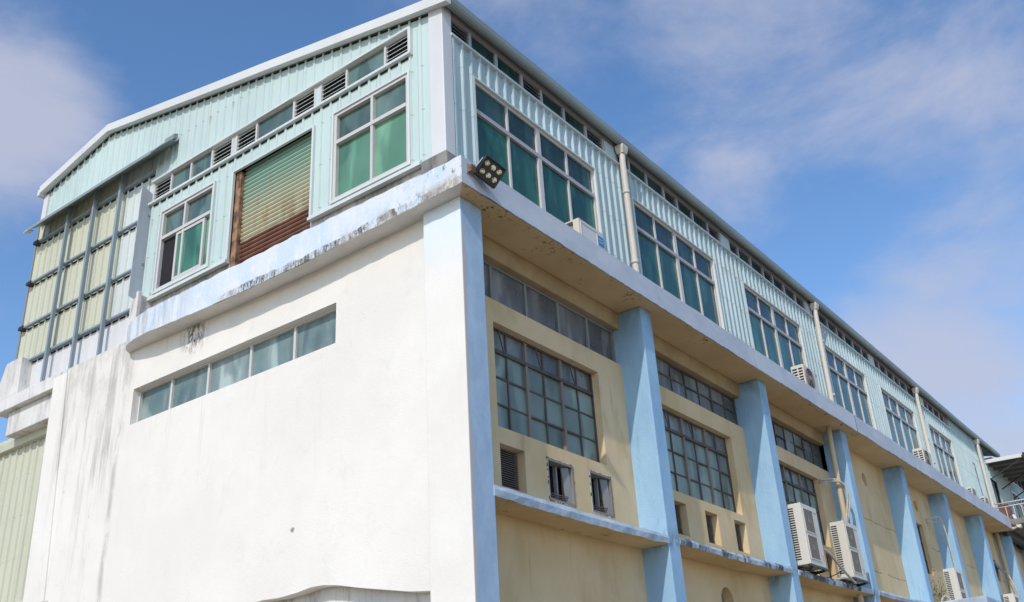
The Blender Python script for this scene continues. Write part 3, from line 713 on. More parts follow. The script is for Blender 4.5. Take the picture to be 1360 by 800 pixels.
# tall narrow window and small propped window further along
window(TRW, *TALL[:2], *TALL[2:], [], [TALL[2] + .42, TALL[3] - .42], .03, -.13, -.09, 'rusty_bar', lambda i, j: 0, ['grimy_glass'], 'narrow_window', lambda k_, i: (.05, -.01, 0), jit=.01)
fo = window(TRW, *SMALL[:2], *SMALL[2:], [], [], .03, -.15, -.10, 'rusty_bar', lambda i, j: 0, ['dark'], 'propped_window')
mb = MB(); mb.obox(TRW((SMALL[0] + SMALL[1]) / 2, .08, SMALL[3] - .22), (.27, 0, 0), (0, -.11, -.20), (0, .008, -.004)); mb.build('sash', 'steel_grey', fo)

# platform projecting past the fourth pillar
mb = MB(); mb.box(15.77, 26.0, -1.26, .70, -4.4, -3.42); part(mb, 'platform', 'dirty_ledge', bevel=.02)

# --- upper metal storey: long facade
WX = [(1.14, 4.27), (5.50, 8.56), (9.93, 12.90), (14.40, 17.20), (18.45, 21.35), (22.78, 25.25)]
WZ0, WZ1, WBAR = .92, 2.56, 2.03
def flz(x): return 3.03 + bow(x)
hl = [(a, b, WZ0, WZ1) for a, b in WX]
END = 29.75
mb = MB(); corrugated(mb, TRU, .66, END, lambda x: .41, lambda x: flz(x) if x < 25.5 else 3.45, hl, h=.046, ramp=.009, top=.032, phase=.06)
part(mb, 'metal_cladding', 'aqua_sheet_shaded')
for a0, a1 in WX:
    wdt = a1 - a0; cols = [a0 + wdt * .255, a0 + wdt * .5, a0 + wdt * .75]
    def wb(k_, i):
        if k_ == 'r': return (.07, -.016, 1)
        return ((.095, -.008, 0) if i == 1 else (.038, .0, 0))
    fo = window(TRU, a0, a1, WZ0, WZ1, cols, [WBAR], .045, -.04, .006, ['alu', 'alu_shaded'], lambda i, j: (1 if j == 1 else 0), ['green_glass', 'smoke_glass'], 'cladding_window', wb, jit=.003, pd=-.022)
    t = MB()
    fbox(t, TRU, a0 - .04, a0, .0, .05, WZ0 - .05, WZ1 + .035); fbox(t, TRU, a1, a1 + .04, .0, .05, WZ0 - .05, WZ1 + .035)
    fbox(t, TRU, a0, a1, .0, .048, WZ1, WZ1 + .03); fbox(t, TRU, a0, a1, .0, .057, WZ0 - .05, WZ0)
    t.build('trim', 'trim_white', fo)
# ribbon of small panes and louvres under the eave
x = .68; pat = [('l', .44), ('p', .62), ('p', .64), ('l', .52), ('p', .63), ('p', .65), ('l', .54), ('b', .42)]
RT = .40
f = MB(); items = []; i = 0
while x < 25.3:
    kd, wd = pat[i % 8]; i += 1
    items.append((kd, x, min(x + wd, 25.48))); x += wd
n = 60
for (z_a, z_b, d0, d1, m) in ((.33, .43, -.03, .02, 0), (-.002, .03, -.03, .05, 0)):
    f.sweep([[TRU(xx, d0, flz(xx) + z_a), TRU(xx, d1, flz(xx) + z_a), TRU(xx, d1, flz(xx) + z_b), TRU(xx, d0, flz(xx) + z_b)] for xx in [.66 + (25.5 - .66) * q / n for q in range(n + 1)]], 0)
for kd, a, b in items:
    fbox(f, TRU, b - .03, b + .03, -.04, .01, flz(b) + .03, flz(b) + .33)
rib = part(f, 'ribbon_window', 'alu_shaded')
for kd, a, b in items:
    z = flz((a + b) / 2); p = MB(); bl = MB()
    if kd == 'p': p.face([TRU(a + .03, -.02 + rnd.uniform(-.004, .004), z + .03), TRU(b - .03, -.02, z + .03), TRU(b - .03, -.02, z + .34), TRU(a + .03, -.02 + rnd.uniform(-.004, .004), z + .34)]); p.build('pane', 'smoke_glass', rib)
    if kd == 'b': bl.box(a + .03, b - .03, YU - .02, YU + .02, z + .02, z + .34); bl.build('blank_panel', 'aqua_sheet', rib)
    if kd == 'l': louver(TRU, a + .03, b - .03, z + .02, z + .33, 0.0, 5, ['steel_grey', 'dark'], .05, 'louver', parent=rib)
mb = MB(); mb.sweep([[(xx, YU + .01, flz(xx) - .035), (xx, YU - .065, flz(xx) - .03), (xx, YU - .065, flz(xx) + .004), (xx, YU + .01, flz(xx) + .008)] for xx in [.64 + (25.52 - .64) * q / n for q in range(n + 1)]], 0)
part(mb, 'flashing', 'trim_white')
# corner flashing post
mb = MB(); mb.box(.455, .66, .605, .86, .98, 3.54); part(mb, 'corner_flashing', 'post_white', bevel=.01)
mb = MB(); mb.sweep([[(.42, .56, .42), (.42, 1.04, .42), (.8, 1.04, .42), (.8, .56, .42)], [(.43, .58, .97), (.43, 1.02, .97), (.8, 1.02, .97), (.8, .58, .97)]], 0)
part(mb, 'corner_block', 'concrete', bevel=.02)

# --- upper metal storey: gable
AP = 8.9
def rz(y): return 3.46 + .2155 * (y - .3) if y <= AP else 3.46 + .2155 * (AP - .3) - .205 * (y - AP)
G1 = (1.27, 2.74, 1.09, 2.60); SH = (3.20, 5.02, .43, 2.58); G2 = (5.53, 6.91, 1.09, 2.60); RB = (1.24, 7.27, 2.93, 3.36); BASE = .985
YB = 7.30
mb = MB()
corrugated(mb, TGU, .84, YB, lambda y: BASE, lambda y: rz(y) - .12, [G1, G2, RB, (SH[0], SH[1], BASE - .01, SH[3])], h=.022, ramp=.014, top=.03, phase=.03)
corrugated(mb, TGU, YB, 10.97, lambda y: 3.96, lambda y: rz(y) - .12, [], h=.022, ramp=.014, top=.03, phase=.13)
part(mb, 'metal_cladding', 'aqua_sheet')
for ya, yb in ((.87, AP - .02), (AP + .02, 10.94)):       # dark strips drawn in as the shadow gaps between the ribs
    mb = MB(); mb.sweep([[(XU - .013, y, rz(y) - .17), (XU + .002, y, rz(y) - .17), (XU + .002, y, rz(y) - .14), (XU - .013, y, rz(y) - .14)] for y in (ya, yb)], 0); part(mb, 'shadow_gap_strip', 'dark')
mb = MB(); fbox(mb, TGU, RB[0], YB - .02, -.002, .013, RB[2] - .075, RB[2] - .045); part(mb, 'shadow_gap_strip', 'dark')  # dark strip drawn in as the shadow gap below the ribbon flashing
for a, b in ((1.04, SH[0]), (SH[1], YB)):
    mb = MB(); mb.box(XU + .02, .7, a, b, .42, BASE); part(mb, 'upstand_wall', 'stained_concrete')
for a, b in ((1.04, SH[0] - .002), (SH[1] + .002, YB)):
    mb = MB(); mb.sweep([[(XU + .01, yy, BASE - .04), (XU - .075, yy, BASE - .045), (XU - .075, yy, BASE), (XU - .03, yy, BASE + .05), (XU + .01, yy, BASE + .05)] for yy in (a, b)], 0)
    part(mb, 'flashing', 'trim_white')
mb = MB(); mb.sweep([[(XU + .01, yy, RB[2] - .045), (XU - .07, yy, RB[2] - .04), (XU - .07, yy, RB[2] + .0), (XU + .01, yy, RB[2] + .005)] for yy in (RB[0] - .05, RB[1] + .05)], 0)
mb.sweep([[(XU + .01, yy, RB[3]), (XU - .06, yy, RB[3] - .005), (XU - .06, yy, RB[3] + .03), (XU + .01, yy, RB[3] + .035)] for yy in (RB[0] - .03, RB[1] + .03)], 0)
mb.box(XU - .06, XU + .01, RB[0] - .05, RB[0], RB[2] + .006, RB[3])
part(mb, 'flashing', 'trim_white')

def gable_window(q, cols, openl):
    a0, a1, z0, z1 = q
    def wb(k_, i): return (.06, -.012, 0) if k_ == 'r' else (.045, .0, 0)
    fo = window(TGU, a0, a1, z0, z1, cols, [2.08], .05, -.07, .02, ['alu', 'alu_shaded'], lambda i, j: (1 if j == 1 else (2 if openl and i == len(cols) else 0)), ['film_glass', 'grey_green_glass', 'dark'], 'cladding_window', wb, jit=.004, pd=-.04)
    t = MB()
    fbox(t, TGU, a0 - .035, a0, .0, .045, z0 - .04, z1 + .03); fbox(t, TGU, a1, a1 + .035, .0, .045, z0 - .04, z1 + .03)
    fbox(t, TGU, a0, a1, .0, .043, z1, z1 + .028); fbox(t, TGU, a0, a1, .0, .043, z0 - .038, z0)
    t.build('trim', 'trim_white', fo)
    return fo
gable_window(G1, [1.98], False)
fo = gable_window(G2, [6.28], True)
s_ = MB()   # the sliding sash, slid half open
for l, r_, b, t in ((5.72, 5.77, 1.15, 2.04), (6.42, 6.47, 1.15, 2.04), (5.77, 6.42, 1.99, 2.04), (5.77, 6.42, 1.15, 1.20)): fbox(s_, TGU, l, r_, -.03, .012, b, t)
fbox(s_, TGU, 5.77, 6.42, -.012, -.004, 1.20, 1.99, 1)
s_.build('sash', ['alu', 'sash_glass'], fo)
# ribbon on the gable
f = MB(); 
fbox(f, TGU, RB[0], RB[1], -.03, .012, RB[2] + .006, RB[2] + .03); fbox(f, TGU, RB[0], RB[1], -.03, .012, RB[3] - .02, RB[3] - .002)
ym = [1.24, 1.73, 2.52, 3.08, 3.20, 3.68, 4.56, 5.06, 5.16, 5.68, 6.24, 6.78, 7.27]
kinds = ['l', 'p', 'l', 'b', 'l', 'p', 'l', 'b', 'l', 'p', 'p', 'l']
for y in ym: fbox(f, TGU, max(y - .02, RB[0]), min(y + .02, RB[1]), -.04, .01, RB[2] + .03, RB[3] - .02)
rib = part(f, 'ribbon_window', 'alu')
for (a, b), kd in zip(zip(ym, ym[1:]), kinds):
    p = MB(); bl = MB()
    if kd == 'p': p.face([TGU(a + .02, -.025, RB[2] + .02), TGU(b - .02, -.025 + rnd.uniform(-.004, .004), RB[2] + .02), TGU(b - .02, -.025, RB[3] - .02), TGU(a + .02, -.025 + rnd.uniform(-.004, .004), RB[3] - .02)]); p.build('pane', 'grey_green_glass', rib)
    if kd == 'b': fbox(bl, TGU, a + .02, b - .02, -.02, .004, RB[2] + .02, RB[3] - .02); bl.build('blank_panel', 'aqua_sheet', rib)
    if kd == 'l': louver(TGU, a + .02, b - .02, RB[2] + .03, RB[3] - .02, .0, 5, ['trim_white', 'dark'], .045, 'louver', parent=rib)
# roller shutter with rusty guide
f = MB(); z = SH[2]; secs = []
while z < SH[3] + .1:
    for dz, d in ((0, -.135), (.010, -.105), (.030, -.088), (.050, -.092), (.064, -.112), (.070, -.135)): secs.append((z + dz, d))
    z += .075
ids = [f.pts([TGU(SH[0] + .015, d, zz), TGU(SH[1] - .12, d, zz)]) for zz, d in secs if zz < SH[3] + .06]
for A_, B_ in zip(ids, ids[1:]): f.idx((A_[0], A_[1], B_[1], B_[0]), 0)
rs = part(f, 'roller_shutter', 'roller_paint')
mb = MB(); fbox(mb, TGU, SH[1] - .12, SH[1] - .002, -.14, -.02, SH[2], SH[3] - .002); mb.build('guide_rail', 'rust', rs)
mb = MB(); fbox(mb, TGU, SH[0] + .002, SH[0] + .03, -.14, -.02, SH[2], SH[3] - .002); mb.build('guide_rail', 'trim_white', rs)
mb = MB()
fbox(mb, TGU, SH[0] - .04, SH[0], .0, .045, BASE, SH[3] + .03); fbox(mb, TGU, SH[1], SH[1] + .04, .0, .045, BASE, SH[3] + .03); fbox(mb, TGU, SH[0], SH[1], .0, .042, SH[3], SH[3] + .028)
mb.build('trim', 'trim_white', rs)

# --- recessed bay of cream sheet behind a steel frame
mb = MB(); TP = FG(.53)
corrugated(mb, TP, 8.2, 11.22, lambda y: 1.05, lambda y: 4.3, [], .21, .024, .03, .012, phase=.1)
part(mb, 'sheet_panel', 'cream_sheet')
mb = MB(); corrugated(mb, TP, 7.3, 8.2, lambda y: 1.05, lambda y: 4.3, [], .21, .024, .03, .012, phase=.02)
part(mb, 'sheet_panel', 'white_sheet')
mb = MB(); corrugated(mb, FG(.525), 7.3, 10.62, lambda y: .275, lambda y: .97, [], .21, .014, .03, .012); part(mb, 'sheet_panel', 'post_white')
for y in (8.17, 9.0, 9.88):
    mb = MB(); mb.box(.36, .42, y - .028, y + .028, .272, 4.0); part(mb, 'frame_post', 'galv')
mb = MB(); mb.box(.50, .56, 11.19, 11.23, .9, 4.6); part(mb, 'frame_post', 'steel_grey')
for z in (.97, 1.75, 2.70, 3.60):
    mb = MB(); mb.box(.44, .50, 7.3, 11.1, z - .018, z + .018); mb.box(.516, .53, 7.3, 11.1, z - .05, z - .0181, 1); part(mb, 'frame_rail', ['galv', 'dark'])  # dark strip below each rail stands in for the shadow between ribs
for z in (1.75, 2.70, 3.60):
    mb = MB(); mb.box(.42, .52, 11.0, 11.16, z - .035, z + .03); part(mb, 'rail_bracket', 'black')
mb = MB(); mb.box(.67, .75, 7.2, 11.1, .2, 4.2); part(mb, 'backing_wall', 'dark')
mb = MB(); mb.box(.505, .56, 7.26, 7.30, .95, 3.95); part(mb, 'bay_return', 'white_sheet')
mb = MB(); mb.sweep([[(.27, 7.30, 1.10), (.50, 7.31, 1.04), (.50, 7.325, 1.04), (.27, 7.315, 1.10)], [(.28, 7.30, 3.24), (.50, 7.31, 3.15), (.50, 7.325, 3.15), (.28, 7.315, 3.24)]], 0)
part(mb, 'side_sheet', 'grey_sheet')
# pent strip over the bay, bent at its ends
def pz(y): return 3.90 + .003 * (y - 9)
secs = []
for y in (6.98, 7.5, 8.5, 9.5, 10.5, 10.98):
    j = rnd.uniform(-.008, .008)
    secs.append([(XU + .01, y, 4.0), (.175, y, 3.765 + j), (.17, y, 3.70 + j), (.185, y, 3.70 + j), (.195, y, 3.75 + j), (XU + .01, y, 3.985)])
mb = MB(); mb.sweep(secs, 0); part(mb, 'pent_flashing', 'gutter_grey')
mb = MB(); mb.sweep([[(XU, 6.70, 3.99), (.26, 6.62, 3.86), (.26, 6.62, 3.84), (XU, 6.70, 3.97)], [(XU, 6.82, 3.98), (.20, 6.78, 3.79), (.20, 6.78, 3.77), (XU, 6.82, 3.96)], [(XU, 6.97, 3.99), (.16, 6.99, 3.72), (.16, 6.99, 3.70), (XU, 6.97, 3.97)]], 0)
mb.obox((.40, 6.78, 4.02), (.04, 0, .02), (0, .13, 0), (0, 0, .05))
part(mb, 'pent_flashing', 'gutter_grey', label='bent loose end of the flashing over the recessed bay')
mb = MB(); mb.sweep([[(.30, 10.985, 3.78), (.17, 10.985, 3.74), (.17, 10.985, 3.72), (.30, 10.985, 3.76)], [(.30, 11.10, 3.77), (.16, 11.08, 3.70), (.16, 11.08, 3.69), (.30, 11.10, 3.75)]], 0)
part(mb, 'pent_flashing', 'trim_white')
mb = MB(); mb.box(.465, .62, 10.95, 11.12, 3.99, 4.68); part(mb, 'corner_flashing', 'post_white')

# --- roof, rake trims, gutter
def roofsec(x, dz0, dz1):
    b = bow(x) * .9
    return [(x, .46, rz(.46) + dz0 + b), (x, .46, rz(.46) + dz1 + b), (x, AP, rz(AP) + dz1 + b * .3), (x, 11.16, rz(11.16) + dz1 + b * .2), (x, 11.16, rz(11.16) + dz0), (x, AP, rz(AP) + dz0)]
mb = MB(); mb.sweep([roofsec(x, -.05, -.012) for x in [.41, 3, 6, 9, 12, 15, 18, 21, 24, 27, 30, 32.0]], 0); part(mb, 'roof', 'aqua_sheet')
mb = MB()
for ya, yb in ((.44, AP), (AP, 11.12)):
    n_ = max(3, int((yb - ya) / .9))
    ss = []
    for i in range(n_ + 1):
        y = ya + (yb - ya) * i / n_; j = rnd.uniform(-.006, .006)
        ss.append([(.35 + j, y, rz(y) - .155), (.345 + j, y, rz(y) + .005), (.46, y, rz(y) + .008), (.46, y, rz(y) - .14)])
    mb.sweep(ss, 0)
part(mb, 'rake_trim', 'rake_white')
mb = MB(); mb.box(.36, .55, 11.10, 11.24, rz(11.1) - .18, rz(11.1) - .03); part(mb, 'gutter_end', 'rake_white', bevel=.02)
mb = MB(); ss = []
for x in [.36 + (32.0 - .36) * q / 46 for q in range(47)]:
    b = bow(x) + .0; j = rnd.uniform(-.004, .004)
    prof = [(.56, 3.40), (.545, 3.375), (.50, 3.372), (.468, 3.39), (.448, 3.43), (.445, 3.515), (.46, 3.53), (.56, 3.54)]
    ss.append([(x, y + j, z + b) for y, z in prof])
mb.sweep(ss, 0); part(mb, 'gutter', 'gutter_grey')
mb = MB(); mb.sweep([[(x, .55, 3.41 + bow(x)), (x, YU + .03, 3.462 + bow(x)), (x, YU + .03, 3.475 + bow(x)), (x, .55, 3.43 + bow(x))] for x in [.48 + 31.5 * q / 30 for q in range(31)]], 0)
part(mb, 'eave_soffit', 'brown_soffit')
for i, (xt, xb) in enumerate(((5.14, 5.14), (13.98, 13.82), (21.85, 21.7), (28.75, 28.62))):
    zt = 3.36 + bow(xt); mb = MB()
    mb.tube([(xt, .525, zt - .1), (xt, .53, zt - .3), ((xt + xb) / 2, .53, 2), (xb, .53, .62), (xb, .50, .44)], .055, 12)
    for z in (2.45, 1.1): mb.tube([(xt, .53, z), (xt, .53, z + .06)], .064, 12)
    dpipe = part(mb, 'downpipe', 'pvc')
    mb = MB(); mb.sweep([[(xt - .06, .46, zt - .16), (xt + .06, .46, zt - .16), (xt + .06, .59, zt - .16), (xt - .06, .59, zt - .16)], [(xt - .085, .44, zt - .06), (xt + .085, .44, zt - .06), (xt + .085, .60, zt - .06), (xt - .085, .60, zt - .06)], [(xt - .085, .44, zt), (xt + .085, .44, zt), (xt + .085, .60, zt), (xt - .085, .60, zt)]], 0)
    mb.build('hopper_head', 'pvc', dpipe)
mb = MB(); mb.tube([(27.6, .60, 2.35), (27.75, .59, 2.3), (27.8, .59, 1.6), (27.85, .59, .9), (27.7, .45, .75)], .012, 6); part(mb, 'cable', 'steel_grey')
mb = MB(); mb.tube([(14.15, .40, .41), (14.0, .45, .52), (13.9, .5, .5)], .06, 8); part(mb, 'pipe_outlet', 'rust')
# inner shell: keeps light out and stands as the far walls
mb = MB(); mb.box(.80, 31.9, .84, 10.9, -8.02, 3.2); part(mb, 'inner_shell', 'dark')
mb = MB(); mb.box(31.7, 31.75, .70, 11.0, -8.03, 3.4); part(mb, 'back_wall', 'aqua_sheet')

# ------------------------------------------------------------------ things fixed to or standing on it
def condenser(loc, label):
    t = thing('outdoor_condenser', label, 'air conditioner', loc, group='tall double fan air conditioner units on the ledge')
    W, D, H = .74, .28, 1.07
    m = MB(); m.box(0, W, 0, D, 0, H); m.build('casing', 'ac_white', t, .012)
    for z0 in (.09, .56):
        g_ = MB(); a0, a1, z1 = .04, .50, z0 + .43
        for l, r_, b, tp in ((a0, a0 + .018, z0, z1), (a1 - .018, a1, z0, z1), (a0 + .018, a1 - .018, z1 - .018, z1), (a0 + .018, a1 - .018, z0, z0 + .018)): g_.box(l, r_, -.014, -.002, b, tp)
        g_.box(a0 + .018, a1 - .018, -.006, -.002, z0 + .018, z1 - .018, 1)
        for q in range(1, 22):
            zz = z0 + .018 + (.394) * q / 22; g_.box(a0 + .018, a1 - .018, -.010, -.006, zz - .002, zz + .002, 1)
        for q in range(1, 8): 
            xx = a0 + .018 + .424 * q / 8; g_.box(xx - .002, xx + .002, -.011, -.006, z0 + .018, z1 - .018, 1)
        go = g_.build('fan_grille', ['ac_white', 'ac_grille'], t)
        hb = MB(); hb.tube([((a0 + a1) / 2, -.016, (z0 + z1) / 2), ((a0 + a1) / 2, -.0105, (z0 + z1) / 2)], .05, 16); hb.build('hub', 'ac_grille', go)
    v = MB()
    for q in range(22):
        z = .09 + q * .042; v.box(-.004, .004, .15, .262, z, z + .022)
    v.build('side_vent', 'dark', t)
    b = MB(); b.box(.55, .67, -.003, .002, .955, .972, 0); b.build('badge', 'steel_grey', t)
    b = MB(); b.box(.62, .68, -.003, .002, .12, .22, 0); b.build('sticker', 'sticker_pink', t)
    b = MB(); b.bar((-.05, .02, -.02), (W + .12, .02, -.02), .035, .03); b.bar((-.05, D - .03, -.02), (W + .12, D - .03, -.02), .035, .03)
    for x in (.08, W - .1): b.bar((x, -.03, -.05), (x, .66, -.05), .04, .03); b.bar((x, .02, -.06), (x, .5, -.12), .02, .02)
    b.build('bracket', 'black', t)
    m = MB(); m.tube([(W - .02, D - .05, .2), (W + .06, D - .05, .15), (W + .1, D + .1, .1)], .02, 8); m.build('valve_pipe', 'ac_white', t)
    return t
c0 = condenser((9.21, 0.0, -3.345), 'double fan condenser in front of the steel grid window, nearest the corner of the building')
dup(c0, (11.33, 0.0, -3.335), 'double fan condenser beside the beige drainpipe at the third blue pillar')
dup(c0, (18.42, -.14, -3.415), 'double fan condenser behind the dry weeds on the platform')
dup(c0, (24.55, -.14, -3.415), 'farthest double fan condenser, at the foot of the last blue pillar')

def fan_unit(loc, label, W, H, D, r):
    t = thing('outdoor_unit', label, 'air conditioner', loc, group='single fan air conditioner units standing on the slab')
    m = MB(); m.box(0, W, 0, D, .03, H); m.box(.05, .15, .02, D - .02, 0, .03); m.box(W - .15, W - .05, .02, D - .02, 0, .03); m.build('casing', 'ac_white', t, .012)
    g_ = MB(); c = (r + .05, -.004, .03 + (H - .03) / 2); g_.disc((c[0], -.002, c[2]), (1, 0, 0), (0, 0, 1), r * .97, 28, 1)
    for q in (1, .78, .56, .34): g_.ring(c, (1, 0, 0), (0, 0, 1), r * q - .008, r * q, .014, 28, 2)
    for q in range(4): 
        a_ = math.pi * q / 4; g_.bar((c[0] - r * math.cos(a_), -.012, c[2] - r * math.sin(a_)), (c[0] + r * math.cos(a_), -.012, c[2] + r * math.sin(a_)), .006, .006, 2)
    go = g_.build('fan_guard', ['ac_white', 'black', 'ac_grille'], t)
    hb = MB(); hb.tube([(c[0], -.026, c[2]), (c[0], -.008, c[2])], r * .22, 16); hb.build('hub', 'steel_grey', go)
    v = MB(); nn = int((H - .1) / .06)
    for y0, y1 in ((.025, .11), (.14, D - .03)):
        for q in range(nn): v.box(-.004, .004, y0, y1, .08 + q * .06, .08 + q * .06 + .032)
    v.build('side_vent', 'dark', t)
    b = MB(); b.box(W - .11, W - .05, -.004, .002, H - .11, H - .06); b.build('sticker', 'sticker_blue', t)
    return t
u0 = fan_unit((11.08, .10, .40), 'single fan outdoor unit below the third cladding window, nearest of its row on the slab', .76, .545, .27, .22)
dup(u0, (19.28, .12, .40), 'single fan outdoor unit between the fifth and sixth cladding windows')
u1 = fan_unit((24.0, .12, .40), 'small grey outdoor unit under the loose cable on the slab', .55, .34, .2, .13)
dup(u1, (25.6, .14, .40), 'small white outdoor unit nearest the last downpipe')

t = thing('window_air_conditioner', 'white boxy window air conditioner with a blue sticker under the first cladding window', 'air conditioner', (2.76, .10, .40))
m = MB(); W, D, H = .66, .38, .37
m.box(0, W, 0, .10, 0, H); m.box(0, W, .10, D, H - .02, H); m.box(0, .02, D - .02, D, 0, H - .02); m.box(.05, W, .10, D, 0, H - .02, 1); m.box(0, .05, .10, D - .02, 0, .02)
m.build('casing', ['ac_white', 'ac_grille'], t)
m = MB()
for l, r_, b, tp in ((.03, .05, .02, H - .04), (.46, .48, .02, H - .04), (.05, .46, H - .06, H - .04), (.05, .46, .02, .04)): m.box(l, r_, -.012, -.001, b, tp)
m.box(.05, .46, -.005, -.001, .04, H - .06, 1)
m.build('front_panel', ['ac_white', 'post_white'], t)
m = MB(); m.box(.495, .645, -.006, -.001, .13, .29); so_ = m.build('sticker', 'sticker_blue', t)
m = MB()
for q, (l, r_) in enumerate(((.51, .60), (.53, .62))): m.box(l, r_, -.008, -.0065, .225 - q * .045, .238 - q * .045)
m.build('print_mark', 'ac_white', so_)

# floodlight on the slab corner
t = thing('floodlight', 'black six lens floodlight hung on the slab corner above the white gable', 'floodlight')
n = Vector((-.45, -.80, -.45)).normalized(); c = Vector((.345, -.178, .246))
P = [Vector(q) for q in ((.232, -.216, .426), (.501, -.294, .296), (.462, -.145, .070), (.185, -.057, .191))]
ux = ((P[1] - P[0]) + (P[2] - P[3])).normalized(); uy = (P[3] - P[0] + P[2] - P[1]); uy = (uy - ux * uy.dot(ux)).normalized()
hx, hy = .155, .139
m = MB(); m.obox(c - n * .03, ux * hx, uy * hy, n * .03)
for a_ in (-1, 1): m.obox(c + n * .006 + ux * hx * .955 * a_, ux * .008, uy * hy, n * .006); m.obox(c + n * .006 + uy * hy * .95 * a_, ux * hx * .9, uy * .008, n * .006)
for q in range(9): m.obox(c - n * .085 + ux * hx * (-.8 + .2 * q), ux * .004, uy * hy * .8, n * .03)
m.build('housing', 'black', t, .006)
for i in range(3):
    for j in range(2):
        cc = c + ux * hx * (-.6 + .6 * i) + uy * hy * (-.42 + .84 * j); m = MB()
        m.ring(cc + n * .001, ux, uy, .032, .042, .012, 20, 1); m.disc(cc + n * .003, ux, uy, .034, 20, 0)
        lo = m.build('lens', ['lens', 'black'], t)
        m = MB(); m.disc(cc + n * .006, ux, uy, .012, 12, 0); m.build('led_chip', 'ac_white', lo)
m = MB(); bp = Vector((.14, -.004, .25))
for a_ in (-1, 1):
    e = c - n * .03 + uy * hy * .55 * a_; m.bar(c - n * .05 - ux * hx * 1.06 + uy * .09 * a_, bp + Vector((.02, 0, .05 * a_)), .02, .012)
m.bar(c - n * .05 - ux * hx * 1.06 - uy * .10, c - n * .05 - ux * hx * 1.06 + uy * .10, .02, .012); m.box(.09, .19, -.012, 0.006, .18, .32)
m.build('bracket', 'galv', t)
m = MB(); m.box(.10, .18, -.075, -.012, .20, .29); m.build('wedge', 'rust', t)

# pipes and hoses
def curve(pts, n=8):
    P = [Vector(p) for p in pts]; P = [P[0] * 2 - P[1]] + P + [P[-1] * 2 - P[-2]]; o_ = []
    for i in range(1, len(P) - 2):
        for q in range(n):
            t_ = q / n; a, b, c_, d = P[i - 1], P[i], P[i + 1], P[i + 2]
            o_.append(.5 * ((2 * b) + (c_ - a) * t_ + (2 * a - 5 * b + 4 * c_ - d) * t_ * t_ + (3 * b - a - 3 * c_ + d) * t_ ** 3))
    return o_ + [P[-2]]
m = MB(); m.tube([(12.60, .33, .004), (12.58, .34, -1.0), (12.55, .36, -3.3), (12.55, .36, -8.0)], .055, 12)
tag(m.build('drainpipe', 'beige_pipe'), 'beige drainpipe standing free beside the third blue pillar', 'pipe')
m = MB(); m.tube([(27.92, .50, .004), (27.95, .50, -1.0), (28.0, .5, -3.3), (28.0, .5, -8.0)], .06, 12)
tag(m.build('drainpipe', 'beige_pipe'), 'beige drainpipe next to the last blue pillar', 'pipe')
m = MB(); m.tube(curve([(12.20, .60, -1.18), (12.40, .32, -1.20), (12.58, .22, -1.40), (12.52, .20, -1.75), (12.32, .25, -2.1), (12.15, .28, -2.4)]), .024, 8)
m.tube(curve([(12.20, .60, -1.22), (12.44, .26, -1.25), (12.54, .20, -1.45), (12.42, .22, -1.8), (12.27, .25, -2.1), (12.1, .28, -2.4)]), .018, 8)
tag(m.build('refrigerant_hose', 'hose'), 'pale wrapped hose looping from the wall down to the condenser beside the drainpipe', 'hose', 'wrapped hoses of the condensers')
m = MB(); m.tube(curve([(10.05, .26, -3.0), (10.3, .1, -2.95), (10.7, .05, -3.15), (11.1, .02, -3.35), (11.35, .0, -3.45)]), .022, 8)
m.tube(curve([(10.9, .3, -3.4), (11.15, .12, -3.36), (11.5, .1, -3.38)]), .02, 6)
tag(m.build('refrigerant_hose', 'hose'), 'pale wrapped hose sloping across the gap between the two nearest condensers', 'hose', 'wrapped hoses of the condensers')
m = MB(); m.tube(curve([(19.95, .62, -.80), (20.22, .40, -.72), (20.30, .30, -.95), (20.32, .28, -1.4), (20.0, .2, -2.0), (19.5, .1, -2.35)]), .02, 8)
m.tube(curve([(19.95, .62, -.88), (20.20, .36, -.88), (20.28, .28, -1.1), (20.2, .25, -1.6), (19.8, .15, -2.1), (19.4, .1, -2.35)]), .016, 8)
tag(m.build('refrigerant_hose', 'hose'), 'pale wrapped hose down the fifth blue pillar to the condenser by the weeds', 'hose', 'wrapped hoses of the condensers')
m = MB(); m.tube(curve([(27.2, .62, -1.2), (27.6, .45, -1.35), (27.4, .3, -1.8), (26.6, .1, -2.2), (25.9, .0, -2.4)]), .022, 8)
tag(m.build('refrigerant_hose', 'hose'), 'pale wrapped hose beside the last drainpipe, farthest of the hoses', 'hose', 'wrapped hoses of the condensers')
m = MB(); m.tube(curve([(17.9, .3, -3.3), (18.15, .15, -3.0), (18.3, .0, -3.25), (18.45, -.1, -3.35)]), .025, 8)
tag(m.build('drain_hose', 'hose'), 'thin pale hose leaning through the dry weeds to the condenser', 'hose')

m = MB(); m.tube(curve([(9.95, .20, -2.7), (10.25, .35, -2.95), (10.6, .5, -2.9), (10.95, .64, -2.62)]), .008, 6); m.tube(curve([(9.9, .22, -3.1), (10.3, .3, -3.32), (10.8, .35, -3.36), (11.35, .22, -3.2)]), .008, 6)
tag(m.build('power_cable', 'black'), 'thin black cable sagging between the two nearest condensers', 'cable')
